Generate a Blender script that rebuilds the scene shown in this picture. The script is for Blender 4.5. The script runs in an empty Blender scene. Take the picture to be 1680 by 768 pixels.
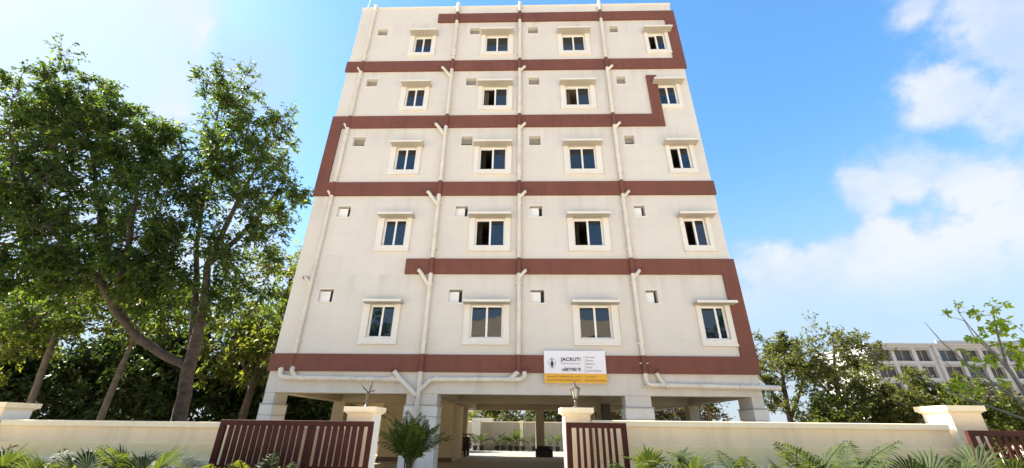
import bpy, bmesh, math, random
import numpy as np
from mathutils import Vector, Matrix

PI = math.pi
R = math.radians
scene = bpy.context.scene
col = scene.collection
random.seed(7)
rng = np.random.default_rng(11)

# ------------------------------------------------------------------ camera
YAW, PITCH, ROLL = R(-1.6877), R(25.6293), R(0.6919)
fwd = Vector((math.sin(YAW)*math.cos(PITCH), math.cos(YAW)*math.cos(PITCH), math.sin(PITCH)))
rgt = Vector((math.cos(YAW), -math.sin(YAW), 0))
upv = rgt.cross(fwd)
r2 = rgt*math.cos(ROLL) + upv*math.sin(ROLL)
u2 = -rgt*math.sin(ROLL) + upv*math.cos(ROLL)
cd = bpy.data.cameras.new('camera')
cam = bpy.data.objects.new('camera', cd)
col.objects.link(cam)
cd.sensor_width = 36
cd.sensor_fit = 'HORIZONTAL'
cd.lens = 36*665.05/1680
cd.clip_end = 5000
M = Matrix((r2, u2, -fwd)).transposed().to_4x4()
M.translation = (0, 0, 1.6)
cam.matrix_world = M
scene.camera = cam

# ------------------------------------------------------------------ sun, sky, exposure
SUN_AZ, SUN_EL = R(-75), R(45)          # azimuth from +Y towards +X
sun_dir = Vector((math.sin(SUN_AZ)*math.cos(SUN_EL), math.cos(SUN_AZ)*math.cos(SUN_EL), math.sin(SUN_EL)))
ld = bpy.data.lights.new('sun', 'SUN')
ld.energy = 5.0
ld.angle = R(0.6)
ld.color = (1.0, 0.94, 0.84)
lo = bpy.data.objects.new('sun', ld)
col.objects.link(lo)
lo.rotation_euler = (-sun_dir).to_track_quat('-Z', 'Y').to_euler()
lo.location = (-30, 20, 40)
scene.view_settings.view_transform = 'Standard'
scene.view_settings.look = 'None'
scene.view_settings.exposure = 2.2
scene.view_settings.gamma = 1

world = bpy.data.worlds.new('World')
scene.world = world
world.use_nodes = True
wn, wl = world.node_tree.nodes, world.node_tree.links
wn.clear()


def N(tree, kind, **kw):
    n = tree.nodes.new(kind)
    for k, v in kw.items():
        setattr(n, k, v)
    return n


def build_sky():
    t = world.node_tree
    out = N(t, 'ShaderNodeOutputWorld')
    bg = N(t, 'ShaderNodeBackground')
    bg.inputs['Strength'].default_value = 0.085
    wl.new(bg.outputs[0], out.inputs[0])
    sky = N(t, 'ShaderNodeTexSky', sky_type='NISHITA')
    sky.sun_disc = False
    sky.sun_elevation = SUN_EL
    sky.sun_rotation = SUN_AZ
    sky.air_density = 1.0
    sky.dust_density = 0.25
    sky.ozone_density = 2.0
    hs = N(t, 'ShaderNodeHueSaturation')
    hs.inputs['Saturation'].default_value = 1.36
    hs.inputs['Hue'].default_value = 0.497
    gm = N(t, 'ShaderNodeGamma')                 # milder contrast between the sun's side and the rest, as through thin haze
    gm.inputs['Gamma'].default_value = 0.8
    wl.new(sky.outputs[0], gm.inputs['Color'])
    wl.new(gm.outputs[0], hs.inputs['Color'])
    hs.inputs['Value'].default_value = 1.18
    tc = N(t, 'ShaderNodeTexCoord')
    # clouds: fixed directions on the celestial sphere, edges broken up by noise
    nz = N(t, 'ShaderNodeTexNoise')
    nz.inputs['Scale'].default_value = 7.5
    nz.inputs['Detail'].default_value = 10
    nz.inputs['Roughness'].default_value = 0.62
    wl.new(tc.outputs['Generated'], nz.inputs['Vector'])
    nz2 = N(t, 'ShaderNodeTexNoise')
    nz2.inputs['Scale'].default_value = 2.2
    nz2.inputs['Detail'].default_value = 6
    nz2.inputs['Roughness'].default_value = 0.55
    wl.new(tc.outputs['Generated'], nz2.inputs['Vector'])

    def math_(op, a, b=None, clamp=False):
        n = N(t, 'ShaderNodeMath', operation=op)
        n.use_clamp = clamp
        for i, v in enumerate((a, b)):
            if v is None:
                continue
            if isinstance(v, (int, float)):
                n.inputs[i].default_value = v
            else:
                wl.new(v, n.inputs[i])
        return n.outputs[0]
    blobs = BLOBS
    acc = None
    for c, rad, wgt in blobs:
        d = N(t, 'ShaderNodeVectorMath', operation='DISTANCE')
        wl.new(tc.outputs['Generated'], d.inputs[0])
        d.inputs[1].default_value = c
        f = math_('MULTIPLY', math_('SUBTRACT', 1.0, math_('DIVIDE', d.outputs['Value'], rad)), wgt)
        acc = f if acc is None else math_('MAXIMUM', acc, f)
    body = math_('ADD', acc, math_('MULTIPLY', math_('SUBTRACT', nz.outputs[0], 0.5), 1.7))
    mr = N(t, 'ShaderNodeMapRange', interpolation_type='SMOOTHSTEP')
    mr.inputs['From Min'].default_value = 0.1
    mr.inputs['From Max'].default_value = 0.55
    wl.new(body, mr.inputs['Value'])
    # scattered clouds over the rest of the dome
    mr2 = N(t, 'ShaderNodeMapRange', interpolation_type='SMOOTHSTEP')
    mr2.inputs['From Min'].default_value = 0.45
    mr2.inputs['From Max'].default_value = 0.66
    wl.new(nz2.outputs[0], mr2.inputs['Value'])
    sep = N(t, 'ShaderNodeSeparateXYZ')
    wl.new(tc.outputs['Generated'], sep.inputs[0])
    back = N(t, 'ShaderNodeMapRange', interpolation_type='SMOOTHSTEP')     # the clear patch over the house
    dd = N(t, 'ShaderNodeVectorMath', operation='DISTANCE')
    wl.new(tc.outputs['Generated'], dd.inputs[0])
    dd.inputs[1].default_value = (0.36, 0.62, 0.69)
    back.inputs['From Min'].default_value = 0.55
    back.inputs['From Max'].default_value = 0.95
    wl.new(dd.outputs['Value'], back.inputs['Value'])
    scat = math_('MULTIPLY', mr2.outputs[0], back.outputs[0])
    cl = math_('MAXIMUM', mr.outputs[0], scat, True)
    thin = N(t, 'ShaderNodeMapRange', interpolation_type='SMOOTHSTEP')     # thick heads, thin bodies
    thin.inputs['From Min'].default_value = 0.40
    thin.inputs['From Max'].default_value = 0.62
    thin.inputs['To Min'].default_value = 0.62
    thin.inputs['To Max'].default_value = 0.97
    nz3 = N(t, 'ShaderNodeTexNoise')
    nz3.inputs['Scale'].default_value = 4.2
    nz3.inputs['Detail'].default_value = 8
    nz3.inputs['Roughness'].default_value = 0.55
    mp3 = N(t, 'ShaderNodeMapping')
    mp3.inputs['Location'].default_value = (1.3, 5.2, 2.6)
    wl.new(tc.outputs['Generated'], mp3.inputs['Vector'])
    wl.new(mp3.outputs[0], nz3.inputs['Vector'])
    wl.new(nz3.outputs[0], thin.inputs['Value'])
    low = N(t, 'ShaderNodeMapRange', interpolation_type='SMOOTHSTEP')       # cloud bases melt into the haze
    low.inputs['From Min'].default_value = 0.17
    low.inputs['From Max'].default_value = 0.30
    low.inputs['To Min'].default_value = 0.12
    wl.new(sep.outputs['Z'], low.inputs['Value'])
    cl = math_('MULTIPLY', math_('MULTIPLY', cl, thin.outputs[0]), low.outputs[0])
    # thin veil towards the horizon
    veil = N(t, 'ShaderNodeMapRange', interpolation_type='SMOOTHSTEP')
    veil.inputs['From Min'].default_value = 0.56
    veil.inputs['From Max'].default_value = 0.03
    veil.inputs['To Max'].default_value = 0.9
    wl.new(sep.outputs['Z'], veil.inputs['Value'])
    mixv = N(t, 'ShaderNodeMixRGB')
    wl.new(veil.outputs[0], mixv.inputs[0])
    wl.new(hs.outputs[0], mixv.inputs[1])
    mixv.inputs[2].default_value = (1.42, 1.68, 2.05, 1)
    mixc = N(t, 'ShaderNodeMixRGB')
    wl.new(cl, mixc.inputs[0])
    wl.new(mixv.outputs[0], mixc.inputs[1])
    # cloud tone: grey-blue where thin and underneath, white where thick
    cr = N(t, 'ShaderNodeMixRGB')
    wl.new(math_('MULTIPLY', mr.outputs[0], thin.outputs[0]), cr.inputs[0])
    cr.inputs[1].default_value = (1.55, 1.85, 2.4, 1)
    cr.inputs[2].default_value = (2.35, 2.44, 2.6, 1)
    wl.new(cr.outputs[0], mixc.inputs[2])
    wl.new(mixc.outputs[0], bg.inputs['Color'])


BLOBS = [((.725, .42, .55), .15, 1), ((.695, .506, .51), .085, 1), ((.78, .44, .45), .15, 1),
         ((.635, .657, .407), .075, 1), ((.671, .619, .409), .075, .9), ((.735, .575, .36), .10, .75), ((.80, .48, .36), .12, .8),
         ((.53, .80, .275), .11, 1.1), ((.60, .76, .25), .13, 1.1), ((.662, .70, .265), .13, 1.1), ((.725, .645, .24), .15, 1.1),
         ((.78, .57, .24), .2, .9), ((.499, .823, .22), .13, .9), ((.64, .455, .62), .06, .7),
         ((-.72, .42, .55), .22, 1.7), ((-.80, .41, .44), .26, 1.6), ((-.62, .43, .66), .12, 1.2), ((-.80, .52, .28), .3, .9), ((-.66, .73, .2), .34, 1), ((-.45, .87, .2), .24, .9)]
build_sky()

# ------------------------------------------------------------------ materials
MATS = {}


def mat(name, color, rough=0.7, var=0.12, scale=3.0, bump=0.0, bscale=60.0, streak=0.0, spec=0.5, metal=0.0):
    """painted / mineral surface with mottled colour, optional rain streaks and fine relief"""
    if name in MATS:
        return MATS[name]
    m = bpy.data.materials.new(name)
    m.use_nodes = True
    t = m.node_tree
    L = t.links
    b = t.nodes['Principled BSDF']
    b.inputs['Roughness'].default_value = rough
    b.inputs['Metallic'].default_value = metal
    b.inputs['Specular IOR Level'].default_value = spec
    tc = N(t, 'ShaderNodeTexCoord')
    nz = N(t, 'ShaderNodeTexNoise')
    nz.inputs['Scale'].default_value = scale
    nz.inputs['Detail'].default_value = 6
    nz.inputs['Roughness'].default_value = 0.6
    L.new(tc.outputs['Object'], nz.inputs['Vector'])
    mr = N(t, 'ShaderNodeMapRange')
    mr.inputs['From Min'].default_value = 0.25
    mr.inputs['From Max'].default_value = 0.75
    mr.inputs['To Min'].default_value = 1 - var
    mr.inputs['To Max'].default_value = 1 + var*0.6
    L.new(nz.outputs[0], mr.inputs['Value'])
    last = mr.outputs[0]
    if streak:
        mp = N(t, 'ShaderNodeMapping')
        mp.inputs['Scale'].default_value = (5, 5, 0.22)
        L.new(tc.outputs['Object'], mp.inputs['Vector'])
        n2 = N(t, 'ShaderNodeTexNoise')
        n2.inputs['Scale'].default_value = 1.2
        n2.inputs['Detail'].default_value = 5
        L.new(mp.outputs[0], n2.inputs['Vector'])
        m2 = N(t, 'ShaderNodeMapRange')
        m2.inputs['From Min'].default_value = 0.52
        m2.inputs['From Max'].default_value = 0.75
        m2.inputs['To Min'].default_value = 1
        m2.inputs['To Max'].default_value = 1 - streak
        L.new(n2.outputs[0], m2.inputs['Value'])
        mm = N(t, 'ShaderNodeMath', operation='MULTIPLY')
        L.new(last, mm.inputs[0])
        L.new(m2.outputs[0], mm.inputs[1])
        last = mm.outputs[0]
    mx = N(t, 'ShaderNodeVectorMath', operation='SCALE')
    mx.inputs[0].default_value = color
    L.new(last, mx.inputs['Scale'])
    L.new(mx.outputs[0], b.inputs['Base Color'])
    if bump:
        n3 = N(t, 'ShaderNodeTexNoise')
        n3.inputs['Scale'].default_value = bscale
        n3.inputs['Detail'].default_value = 4
        L.new(tc.outputs['Object'], n3.inputs['Vector'])
        bp = N(t, 'ShaderNodeBump')
        bp.inputs['Strength'].default_value = bump
        bp.inputs['Distance'].default_value = 0.01
        L.new(n3.outputs[0], bp.inputs['Height'])
        L.new(bp.outputs[0], b.inputs['Normal'])
    MATS[name] = m
    return m


def leaf_mat(name, c1, c2, trans=0.45, rough=0.45, young=None):
    """leaf: colour varies leaf by leaf; light passes through"""
    m = bpy.data.materials.new(name)
    m.use_nodes = True
    t = m.node_tree
    L = t.links
    t.nodes.clear()
    out = N(t, 'ShaderNodeOutputMaterial')
    geo = N(t, 'ShaderNodeNewGeometry')
    ramp = N(t, 'ShaderNodeValToRGB')
    ramp.color_ramp.elements[0].color = (*c1, 1)
    ramp.color_ramp.elements[1].color = (*c2, 1)
    if young:
        e = ramp.color_ramp.elements.new(0.93)
        e.color = (*c2, 1)
        ramp.color_ramp.elements[2].color = (*young, 1)
    L.new(geo.outputs['Random Per Island'], ramp.inputs[0])
    pb = N(t, 'ShaderNodeBsdfPrincipled')
    pb.inputs['Roughness'].default_value = rough
    pb.inputs['Specular IOR Level'].default_value = 0.2
    L.new(ramp.outputs[0], pb.inputs['Base Color'])
    tr = N(t, 'ShaderNodeBsdfTranslucent')
    mul = N(t, 'ShaderNodeMixRGB', blend_type='MULTIPLY')
    mul.inputs[0].default_value = 1
    L.new(ramp.outputs[0], mul.inputs[1])
    mul.inputs[2].default_value = (2.6, 2.3, 0.9, 1)
    L.new(mul.outputs[0], tr.inputs[0])
    mix = N(t, 'ShaderNodeMixShader')
    mix.inputs[0].default_value = trans
    L.new(pb.outputs[0], mix.inputs[1])
    L.new(tr.outputs[0], mix.inputs[2])
    L.new(mix.outputs[0], out.inputs[0])
    MATS[name] = m
    return m


def glass_mat(name, base, ior=1.7, rough=0.02):
    m = bpy.data.materials.new(name)
    m.use_nodes = True
    b = m.node_tree.nodes['Principled BSDF']
    b.inputs['Base Color'].default_value = (*base, 1)
    b.inputs['Roughness'].default_value = rough
    b.inputs['IOR'].default_value = ior
    b.inputs['Specular IOR Level'].default_value = 0.5
    t = m.node_tree
    tc = N(t, 'ShaderNodeTexCoord')
    nz = N(t, 'ShaderNodeTexNoise')
    nz.inputs['Scale'].default_value = 1.7
    nz.inputs['Detail'].default_value = 1
    t.links.new(tc.outputs['Object'], nz.inputs['Vector'])
    bp = N(t, 'ShaderNodeBump')
    bp.inputs['Strength'].default_value = 0.12
    bp.inputs['Distance'].default_value = 0.03
    t.links.new(nz.outputs[0], bp.inputs['Height'])
    t.links.new(bp.outputs[0], b.inputs['Normal'])
    MATS[name] = m
    return m


wall_m = mat('cream_plaster', (.635, .597, .535), .85, .06, 0.9, .4, 30, .03)


def add_runoff(m, amount):
    """grime that has run down from the ledges: fine vertical drips, longest right under each band"""
    t = m.node_tree
    L = t.links
    b = t.nodes['Principled BSDF']
    src = b.inputs['Base Color'].links[0].from_socket
    geo = N(t, 'ShaderNodeNewGeometry')
    sp = N(t, 'ShaderNodeSeparateXYZ')
    L.new(geo.outputs['Position'], sp.inputs[0])

    def mth(op, a, bb=None):
        n = N(t, 'ShaderNodeMath', operation=op)
        for i, v in enumerate((a, bb)):
            if v is None: continue
            if isinstance(v, (int, float)): n.inputs[i].default_value = v
            else: L.new(v, n.inputs[i])
        return n.outputs[0]
    u = mth('FRACT', mth('DIVIDE', mth('SUBTRACT', sp.outputs['Z'], 3.05), 3.002))
    fall = N(t, 'ShaderNodeMapRange', interpolation_type='SMOOTHSTEP')
    fall.inputs['From Min'].default_value = .55
    fall.inputs['From Max'].default_value = 1.0
    L.new(u, fall.inputs['Value'])
    cmb = N(t, 'ShaderNodeCombineXYZ')
    L.new(mth('MULTIPLY', sp.outputs['X'], 3.2), cmb.inputs['X'])
    L.new(mth('MULTIPLY', sp.outputs['Z'], .25), cmb.inputs['Z'])
    L.new(sp.outputs['Y'], cmb.inputs['Y'])
    nz = N(t, 'ShaderNodeTexNoise')
    nz.inputs['Scale'].default_value = 1.0
    nz.inputs['Detail'].default_value = 5
    L.new(cmb.outputs[0], nz.inputs['Vector'])
    drip = N(t, 'ShaderNodeMapRange', interpolation_type='SMOOTHSTEP')
    drip.inputs['From Min'].default_value = .47
    drip.inputs['From Max'].default_value = .72
    L.new(nz.outputs[0], drip.inputs['Value'])
    # broad weather patches, plaster laid in horizontal lifts
    cm2 = N(t, 'ShaderNodeCombineXYZ')
    L.new(mth('MULTIPLY', sp.outputs['X'], .35), cm2.inputs['X'])
    L.new(mth('MULTIPLY', sp.outputs['Z'], 2.4), cm2.inputs['Z'])
    L.new(sp.outputs['Y'], cm2.inputs['Y'])
    n2 = N(t, 'ShaderNodeTexNoise')
    n2.inputs['Scale'].default_value = 1.3
    n2.inputs['Detail'].default_value = 6
    L.new(cm2.outputs[0], n2.inputs['Vector'])
    lift = N(t, 'ShaderNodeMapRange', interpolation_type='SMOOTHSTEP')
    lift.inputs['From Min'].default_value = .5
    lift.inputs['From Max'].default_value = .75
    L.new(n2.outputs[0], lift.inputs['Value'])
    k = mth('ADD', mth('MULTIPLY', mth('MULTIPLY', fall.outputs[0], drip.outputs[0]), amount), mth('MULTIPLY', lift.outputs[0], amount*.35))
    mx = N(t, 'ShaderNodeMixRGB')
    L.new(k, mx.inputs[0])
    L.new(src, mx.inputs[1])
    mx.inputs[2].default_value = (.30, .27, .22, 1)
    L.new(mx.outputs[0], b.inputs['Base Color'])


add_runoff(wall_m, .2)
trim_m = mat('white_plaster', (.715, .68, .615), .8, .06, 1.5, .1, 60, .05)
hood_shade_m = mat('hood_shade_cream', (.40, .355, .29), .9, .1, 2.0, .2, 40)  # window hoods: the shade underneath is put into the slab colour
ventpanel_m = mat('dull_grey_panel', (.29, .27, .23), .6, .12, 3.0)
floor_m = mat('brown_floor_tile', (.62, .51, .35), .95, .12, .7, .1, 20, spec=.1)
maroon_m = mat('maroon_paint', (.168, .056, .034), .75, .2, 1.2, .15, 60, .2)
pipe_m = mat('cream_pipe', (.70, .635, .53), .55, .16, 2.5, streak=.16)
upvc_m = mat('white_upvc', (.82, .81, .78), .35, .04, 3.0)
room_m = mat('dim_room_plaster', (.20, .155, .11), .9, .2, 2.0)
glass_m = glass_mat('tinted_glass', (.005, .012, .022), 1.8)
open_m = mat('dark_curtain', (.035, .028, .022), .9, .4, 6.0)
louver_m = mat('white_louver', (.80, .78, .74), .6, .06, 4.0)
cwall_m = mat('ochre_cream_plaster', (.90, .715, .465), .85, .10, 1.2, .3, 40, .12)
plinth_m = mat('warm_cream_plaster', (.92, .745, .41), .85, .10, 1.2, .3, 40, .10)
cwall_trim_m = mat('pale_cream_plaster', (.90, .765, .53), .8, .08, 2.0, .15, 50, .08)
white_m = mat('white_paint', (.80, .78, .73), .7, .06, 2.0, .1, 50, .06)
gate_m = mat('red_brown_gate_paint', (.060, .0145, .0098), .65, .35, 6.0, .2, 30, .3, spec=.2)
conc_m = mat('concrete', (.42, .40, .36), .9, .18, .6, .35, 20)
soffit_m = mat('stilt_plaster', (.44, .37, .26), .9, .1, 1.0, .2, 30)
pave_m = mat('pale_paving', (.56, .49, .39), .9, .15, .8, .3, 20)
asph_m = mat('dusty_concrete_road', (.50, .45, .37), .9, .25, 1.5, .5, 90)
earth_m = mat('dry_earth', (.50, .41, .29), .95, .3, .15, .6, 6)
soil_m = mat('dry_soil', (.33, .26, .18), .95, .35, 5, .6, 30)
bark_m = mat('bark', (.06, .043, .031), .95, .75, 7.0, 1.0, 16)
pale_bark_m = mat('pale_bark', (.10, .086, .068), .95, .6, 8.0, .8, 22)
grey_bark_m = mat('grey_bark', (.20, .185, .16), .9, .3, 8.0, .6, 30)
metal_m = mat('weathered_metal', (.10, .092, .08), .5, .3, 12, metal=.6)
lampglass_m = mat('frosted_lamp_glass', (.34, .32, .28), .3, .1, 8)
black_m = mat('black_plastic', (.02, .019, .018), .5, .3, 6)
grey_build_m = mat('pale_grey_render', (.31, .315, .325), .9, .1, .35, .2, 8, .16)
dark_open_m = mat('dark_opening', (.035, .037, .04), .6, .4, 1.0)
opp_m = mat('yellow_cream_render', (.66, .56, .40), .85, .08, .6, .2, 20, .08)
yellow_m = mat('yellow_print', (.80, .42, .03), .5, .03, 4)
sign_m = mat('white_sign_board', (.80, .79, .82), .45, .02, 2)
ink_m = mat('dark_ink', (.05, .04, .05), .6, .1, 20)
grey_ink_m = mat('grey_ink', (.33, .33, .36), .6, .1, 20)
brown_ink_m = mat('brown_ink', (.25, .11, .02), .6, .1, 20)

leaf_big = leaf_mat('tree_leaves', (.019, .041, .012), (.052, .088, .018), .5, .45, young=(.13, .15, .025))
leaf_dark = leaf_mat('dark_leaves', (.011, .024, .008), (.032, .054, .015), .35, .45)
leaf_mid = leaf_mat('mid_green_leaves', (.034, .052, .016), (.095, .105, .027), .42, .5, young=(.14, .13, .025))
leaf_sun = leaf_mat('light_green_leaves', (.032, .052, .013), (.085, .108, .022), .5, .45, young=(.14, .15, .03))
leaf_dry = leaf_mat('dry_olive_leaves', (.05, .045, .022), (.095, .08, .036), .3, .6)
leaf_lime = leaf_mat('lime_leaves', (.15, .22, .02), (.28, .36, .04), .5, .45)
leaf_palm = leaf_mat('palm_leaves', (.022, .038, .011), (.058, .078, .02), .35, .6)
leaf_hedge = leaf_mat('hedge_leaves', (.028, .052, .010), (.085, .12, .016), .4, .45)


# ------------------------------------------------------------------ helpers
def tag(o, label=None, cat=None, group=None, kind=None):
    if label: o['label'] = label
    if cat: o['category'] = cat
    if group: o['group'] = group
    if kind: o['kind'] = kind
    return o


def empty(name, loc, rz=0):
    o = bpy.data.objects.new(name, None)
    col.objects.link(o)
    o.location = loc
    o.rotation_euler = (0, 0, rz)
    o.empty_display_size = 0.2
    return o


class MB:
    """collects boxes, prisms and tubes in world space, builds ONE mesh object"""
    def __init__(self):
        self.v, self.f, self.mi = [], [], []

    def add(self, vs, fs):
        k = len(self.v)
        self.v += [tuple(p) for p in vs]
        self.f += [tuple(i+k for i in f) for f in fs]

    def box(self, x0, x1, y0, y1, z0, z1):
        self.add([(x0, y0, z0), (x1, y0, z0), (x1, y1, z0), (x0, y1, z0), (x0, y0, z1), (x1, y0, z1), (x1, y1, z1), (x0, y1, z1)],
                 [(3, 2, 1, 0), (4, 5, 6, 7), (0, 1, 5, 4), (1, 2, 6, 5), (2, 3, 7, 6), (3, 0, 4, 7)])
        return self

    def prism(self, poly, y0, y1):
        """polygon in x,z (counter-clockwise seen from -Y) between y0 (front) and y1"""
        n = len(poly)
        vs = [(x, y0, z) for x, z in poly] + [(x, y1, z) for x, z in poly]
        fs = [tuple(range(n)), tuple(range(2*n-1, n-1, -1))]
        fs += [(i, i+n, (i+1) % n+n, (i+1) % n) for i in range(n)]
        self.add(vs, fs)
        return self

    def frustum(self, cx, cy, z0, z1, w0, d0, w1, d1):
        vs = [(cx+sx*w0/2, cy+sy*d0/2, z0) for sx, sy in ((-1, -1), (1, -1), (1, 1), (-1, 1))]
        vs += [(cx+sx*w1/2, cy+sy*d1/2, z1) for sx, sy in ((-1, -1), (1, -1), (1, 1), (-1, 1))]
        self.add(vs, [(3, 2, 1, 0), (4, 5, 6, 7), (0, 1, 5, 4), (1, 2, 6, 5), (2, 3, 7, 6), (3, 0, 4, 7)])
        return self

    def tube(self, pts, rad, n=8, cap=True):
        pts = [Vector(p) for p in pts]
        if not isinstance(rad, (list, tuple)):
            rad = [rad]*len(pts)
        k = len(self.v)
        ref = None
        for i, p in enumerate(pts):
            a = pts[max(i-1, 0)]
            b = pts[min(i+1, len(pts)-1)]
            d = (b-a).normalized()
            if ref is None:
                ref = d.orthogonal().normalized()
            ref = (ref - d*ref.dot(d)).normalized()
            s = d.cross(ref)
            for j in range(n):
                an = 2*PI*j/n
                self.v.append(tuple(p + (ref*math.cos(an)+s*math.sin(an))*rad[i]))
        for i in range(len(pts)-1):
            for j in range(n):
                a, b = k+i*n+j, k+i*n+(j+1) % n
                self.f.append((a, b, b+n, a+n))
        if cap:
            self.f.append(tuple(k+j for j in range(n-1, -1, -1)))
            e = k+(len(pts)-1)*n
            self.f.append(tuple(e+j for j in range(n)))
        return self

    def lathe(self, cx, cy, prof, n=12):
        k = len(self.v)
        for r, z in prof:
            for j in range(n):
                a = 2*PI*j/n
                self.v.append((cx+r*math.cos(a), cy+r*math.sin(a), z))
        for i in range(len(prof)-1):
            for j in range(n):
                a, b = k+i*n+j, k+i*n+(j+1) % n
                self.f.append((a, b, b+n, a+n))
        self.f.append(tuple(k+j for j in range(n-1, -1, -1)))
        e = k+(len(prof)-1)*n
        self.f.append(tuple(e+j for j in range(n)))
        return self

    def mesh(self, name, m, smooth=False, bevel=0, origin=(0, 0, 0)):
        me = bpy.data.meshes.new(name)
        ox, oy, oz = origin
        me.from_pydata([(x-ox, y-oy, z-oz) for x, y, z in self.v], [], self.f)
        if bevel:
            bm = bmesh.new()
            bm.from_mesh(me)
            bmesh.ops.bevel(bm, geom=bm.edges[:], offset=bevel, segments=1, affect='EDGES', clamp_overlap=True)
            bm.to_mesh(me)
            bm.free()
        if smooth:
            me.polygons.foreach_set('use_smooth', [True]*len(me.polygons))
            me.set_sharp_from_angle(angle=R(40))
        me.materials.append(m)
        me.update()
        return me

    def build(self, name, m, parent=None, smooth=False, bevel=0, origin=None):
        """world coordinates; origin of a top-level mesh at its base, of a part at the parent's"""
        if origin is None:
            origin = tuple(world_loc(parent)) if parent else base_of(self.v)
        o = bpy.data.objects.new(name, self.mesh(name, m, smooth, bevel, origin))
        col.objects.link(o)
        if parent:
            o.parent = parent
        else:
            o.location = origin
        return o


def world_loc(o):
    v = Vector((0, 0, 0))
    while o:
        v += o.location
        o = o.parent
    return v


def base_of(vs):
    a = np.array(vs)
    return (float((a[:, 0].min()+a[:, 0].max())/2), float((a[:, 1].min()+a[:, 1].max())/2), float(a[:, 2].min()))


def share(name, mesh, parent, loc=(0, 0, 0), rot=(0, 0, 0), scale=(1, 1, 1)):
    o = bpy.data.objects.new(name, mesh)
    col.objects.link(o)
    o.parent = parent
    o.location = loc
    o.rotation_euler = rot
    o.scale = scale
    return o


# ------------------------------------------------------------------ ground, road, courtyard
YF = 12.3                                    # facade plane
FLOOR = 0.36
g = MB()
g.add([(-900, -900, -0.06), (900, -900, -0.06), (900, 900, -0.06), (-900, 900, -0.06)], [(0, 1, 2, 3)])
tag(g.build('ground', earth_m, origin=(0, 0, 0)), kind='structure')
tag(MB().box(-200, 200, -4.5, 4.6, -0.2, -0.02).build('road', asph_m, origin=(0, 0, 0)), kind='structure')
for y0 in (4.6, -4.75):
    tag(MB().box(-200, 200, y0, y0+.15, -0.2, 0.12).build('kerb', conc_m, origin=(0, 0, 0)), kind='structure')
mk = MB()
for k in range(-12, 13):
    mk.box(k*6-1.2, k*6+1.2, -.06, .06, -.03, -.016)
tag(mk.build('road_marking', white_m, origin=(0, 0, 0)), kind='structure')
tag(MB().box(-200, 200, 4.75, 6.35, -0.2, 0.10).build('pavement', pave_m, origin=(0, 0, 0)), kind='structure')
tag(MB().box(-13.5, 13.5, 8.25, 22.9, -0.2, FLOOR).build('courtyard_floor', floor_m, origin=(0, 0, 0)), kind='structure')
tag(MB().box(-13.5, 13.5, 22.9, 29.45, -0.2, FLOOR-.006).build('rear_yard', mat('sun_muted_concrete', (.20, .19, .165), .95, .2, .8, .3, 20, spec=.2), origin=(0, 0, 0)), kind='structure')  # sunlit stretch of floor, colour darkened to hold back the strong sun
dr = MB()
dr.add([(-2.55, 6.35, .10), (.6, 6.35, .10), (.6, 8.25, FLOOR+.005), (-2.55, 8.25, FLOOR+.005), (-2.55, 6.35, -.2), (.6, 6.35, -.2), (.6, 8.25, -.2), (-2.55, 8.25, -.2)],
       [(0, 1, 2, 3), (4, 5, 1, 0), (5, 6, 2, 1), (6, 7, 3, 2), (7, 4, 0, 3)])
tag(dr.build('driveway', conc_m, origin=(0, 0, 0)), kind='structure')
for x0, x1 in ((-13.4, -2.62), (.68, 13.4)):
    s = MB().box(x0, x1, 6.35, 7.42, -.2, .42)
    tag(s.build('planting_bed', soil_m, origin=(0, 0, 0)), kind='structure')

# ------------------------------------------------------------------ the apartment building
bld = empty('apartment_building', (-.4, 17.2, FLOOR))
tag(bld, 'five storey cream apartment block with maroon bands standing on open stilts', 'building')
XL, XR, YB = -7.42, 6.68, 23.3
ZB, ZT = 2.47, 19.10
W = [(-4.75, -3.97), (-1.62, -.60), (1.70, 2.70), (5.42, 6.15)]
SUR = [(-4.96, -3.80), (-1.81, -.41), (1.52, 2.91), (5.28, 6.305)]
HOOD = [(-4.92, -3.72), (-1.83, -.39), (1.49, 2.93), (5.22, 6.42)]
VEN = [(-6.48, -6.03), (-2.33, -1.91), (.25, .67), (3.83, 4.19)]
zr = [4.03+3.035*i for i in range(5)]
zv = [5.13+3.04*i for i in range(5)]
VH = .42
openings = [(a, b, z, z+1.02) for z in zr for a, b in W] + [(a, b, z, z+VH) for z in zv for a, b in VEN]


def pierced_wall(mb, x0, x1, z0, z1, y, holes, depth):
    xs = sorted({x0, x1, *[h[0] for h in holes], *[h[1] for h in holes]})
    zs = sorted({z0, z1, *[h[2] for h in holes], *[h[3] for h in holes]})
    idx = {}

    def vid(x, z):
        if (x, z) not in idx:
            idx[(x, z)] = len(mb.v)
            mb.v.append((x, y, z))
        return idx[(x, z)]
    for i in range(len(xs)-1):
        for j in range(len(zs)-1):
            cx, cz = (xs[i]+xs[i+1])/2, (zs[j]+zs[j+1])/2
            if any(h[0] < cx < h[1] and h[2] < cz < h[3] for h in holes):
                continue
            mb.f.append((vid(xs[i], zs[j]), vid(xs[i+1], zs[j]), vid(xs[i+1], zs[j+1]), vid(xs[i], zs[j+1])))
    for a, b, c, d in holes:                  # reveals
        mb.add([(a, y, c), (b, y, c), (b, y, d), (a, y, d), (a, y+depth, c), (b, y+depth, c), (b, y+depth, d), (a, y+depth, d)],
               [(0, 4, 5, 1), (1, 5, 6, 2), (2, 6, 7, 3), (3, 7, 4, 0)])


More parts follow.
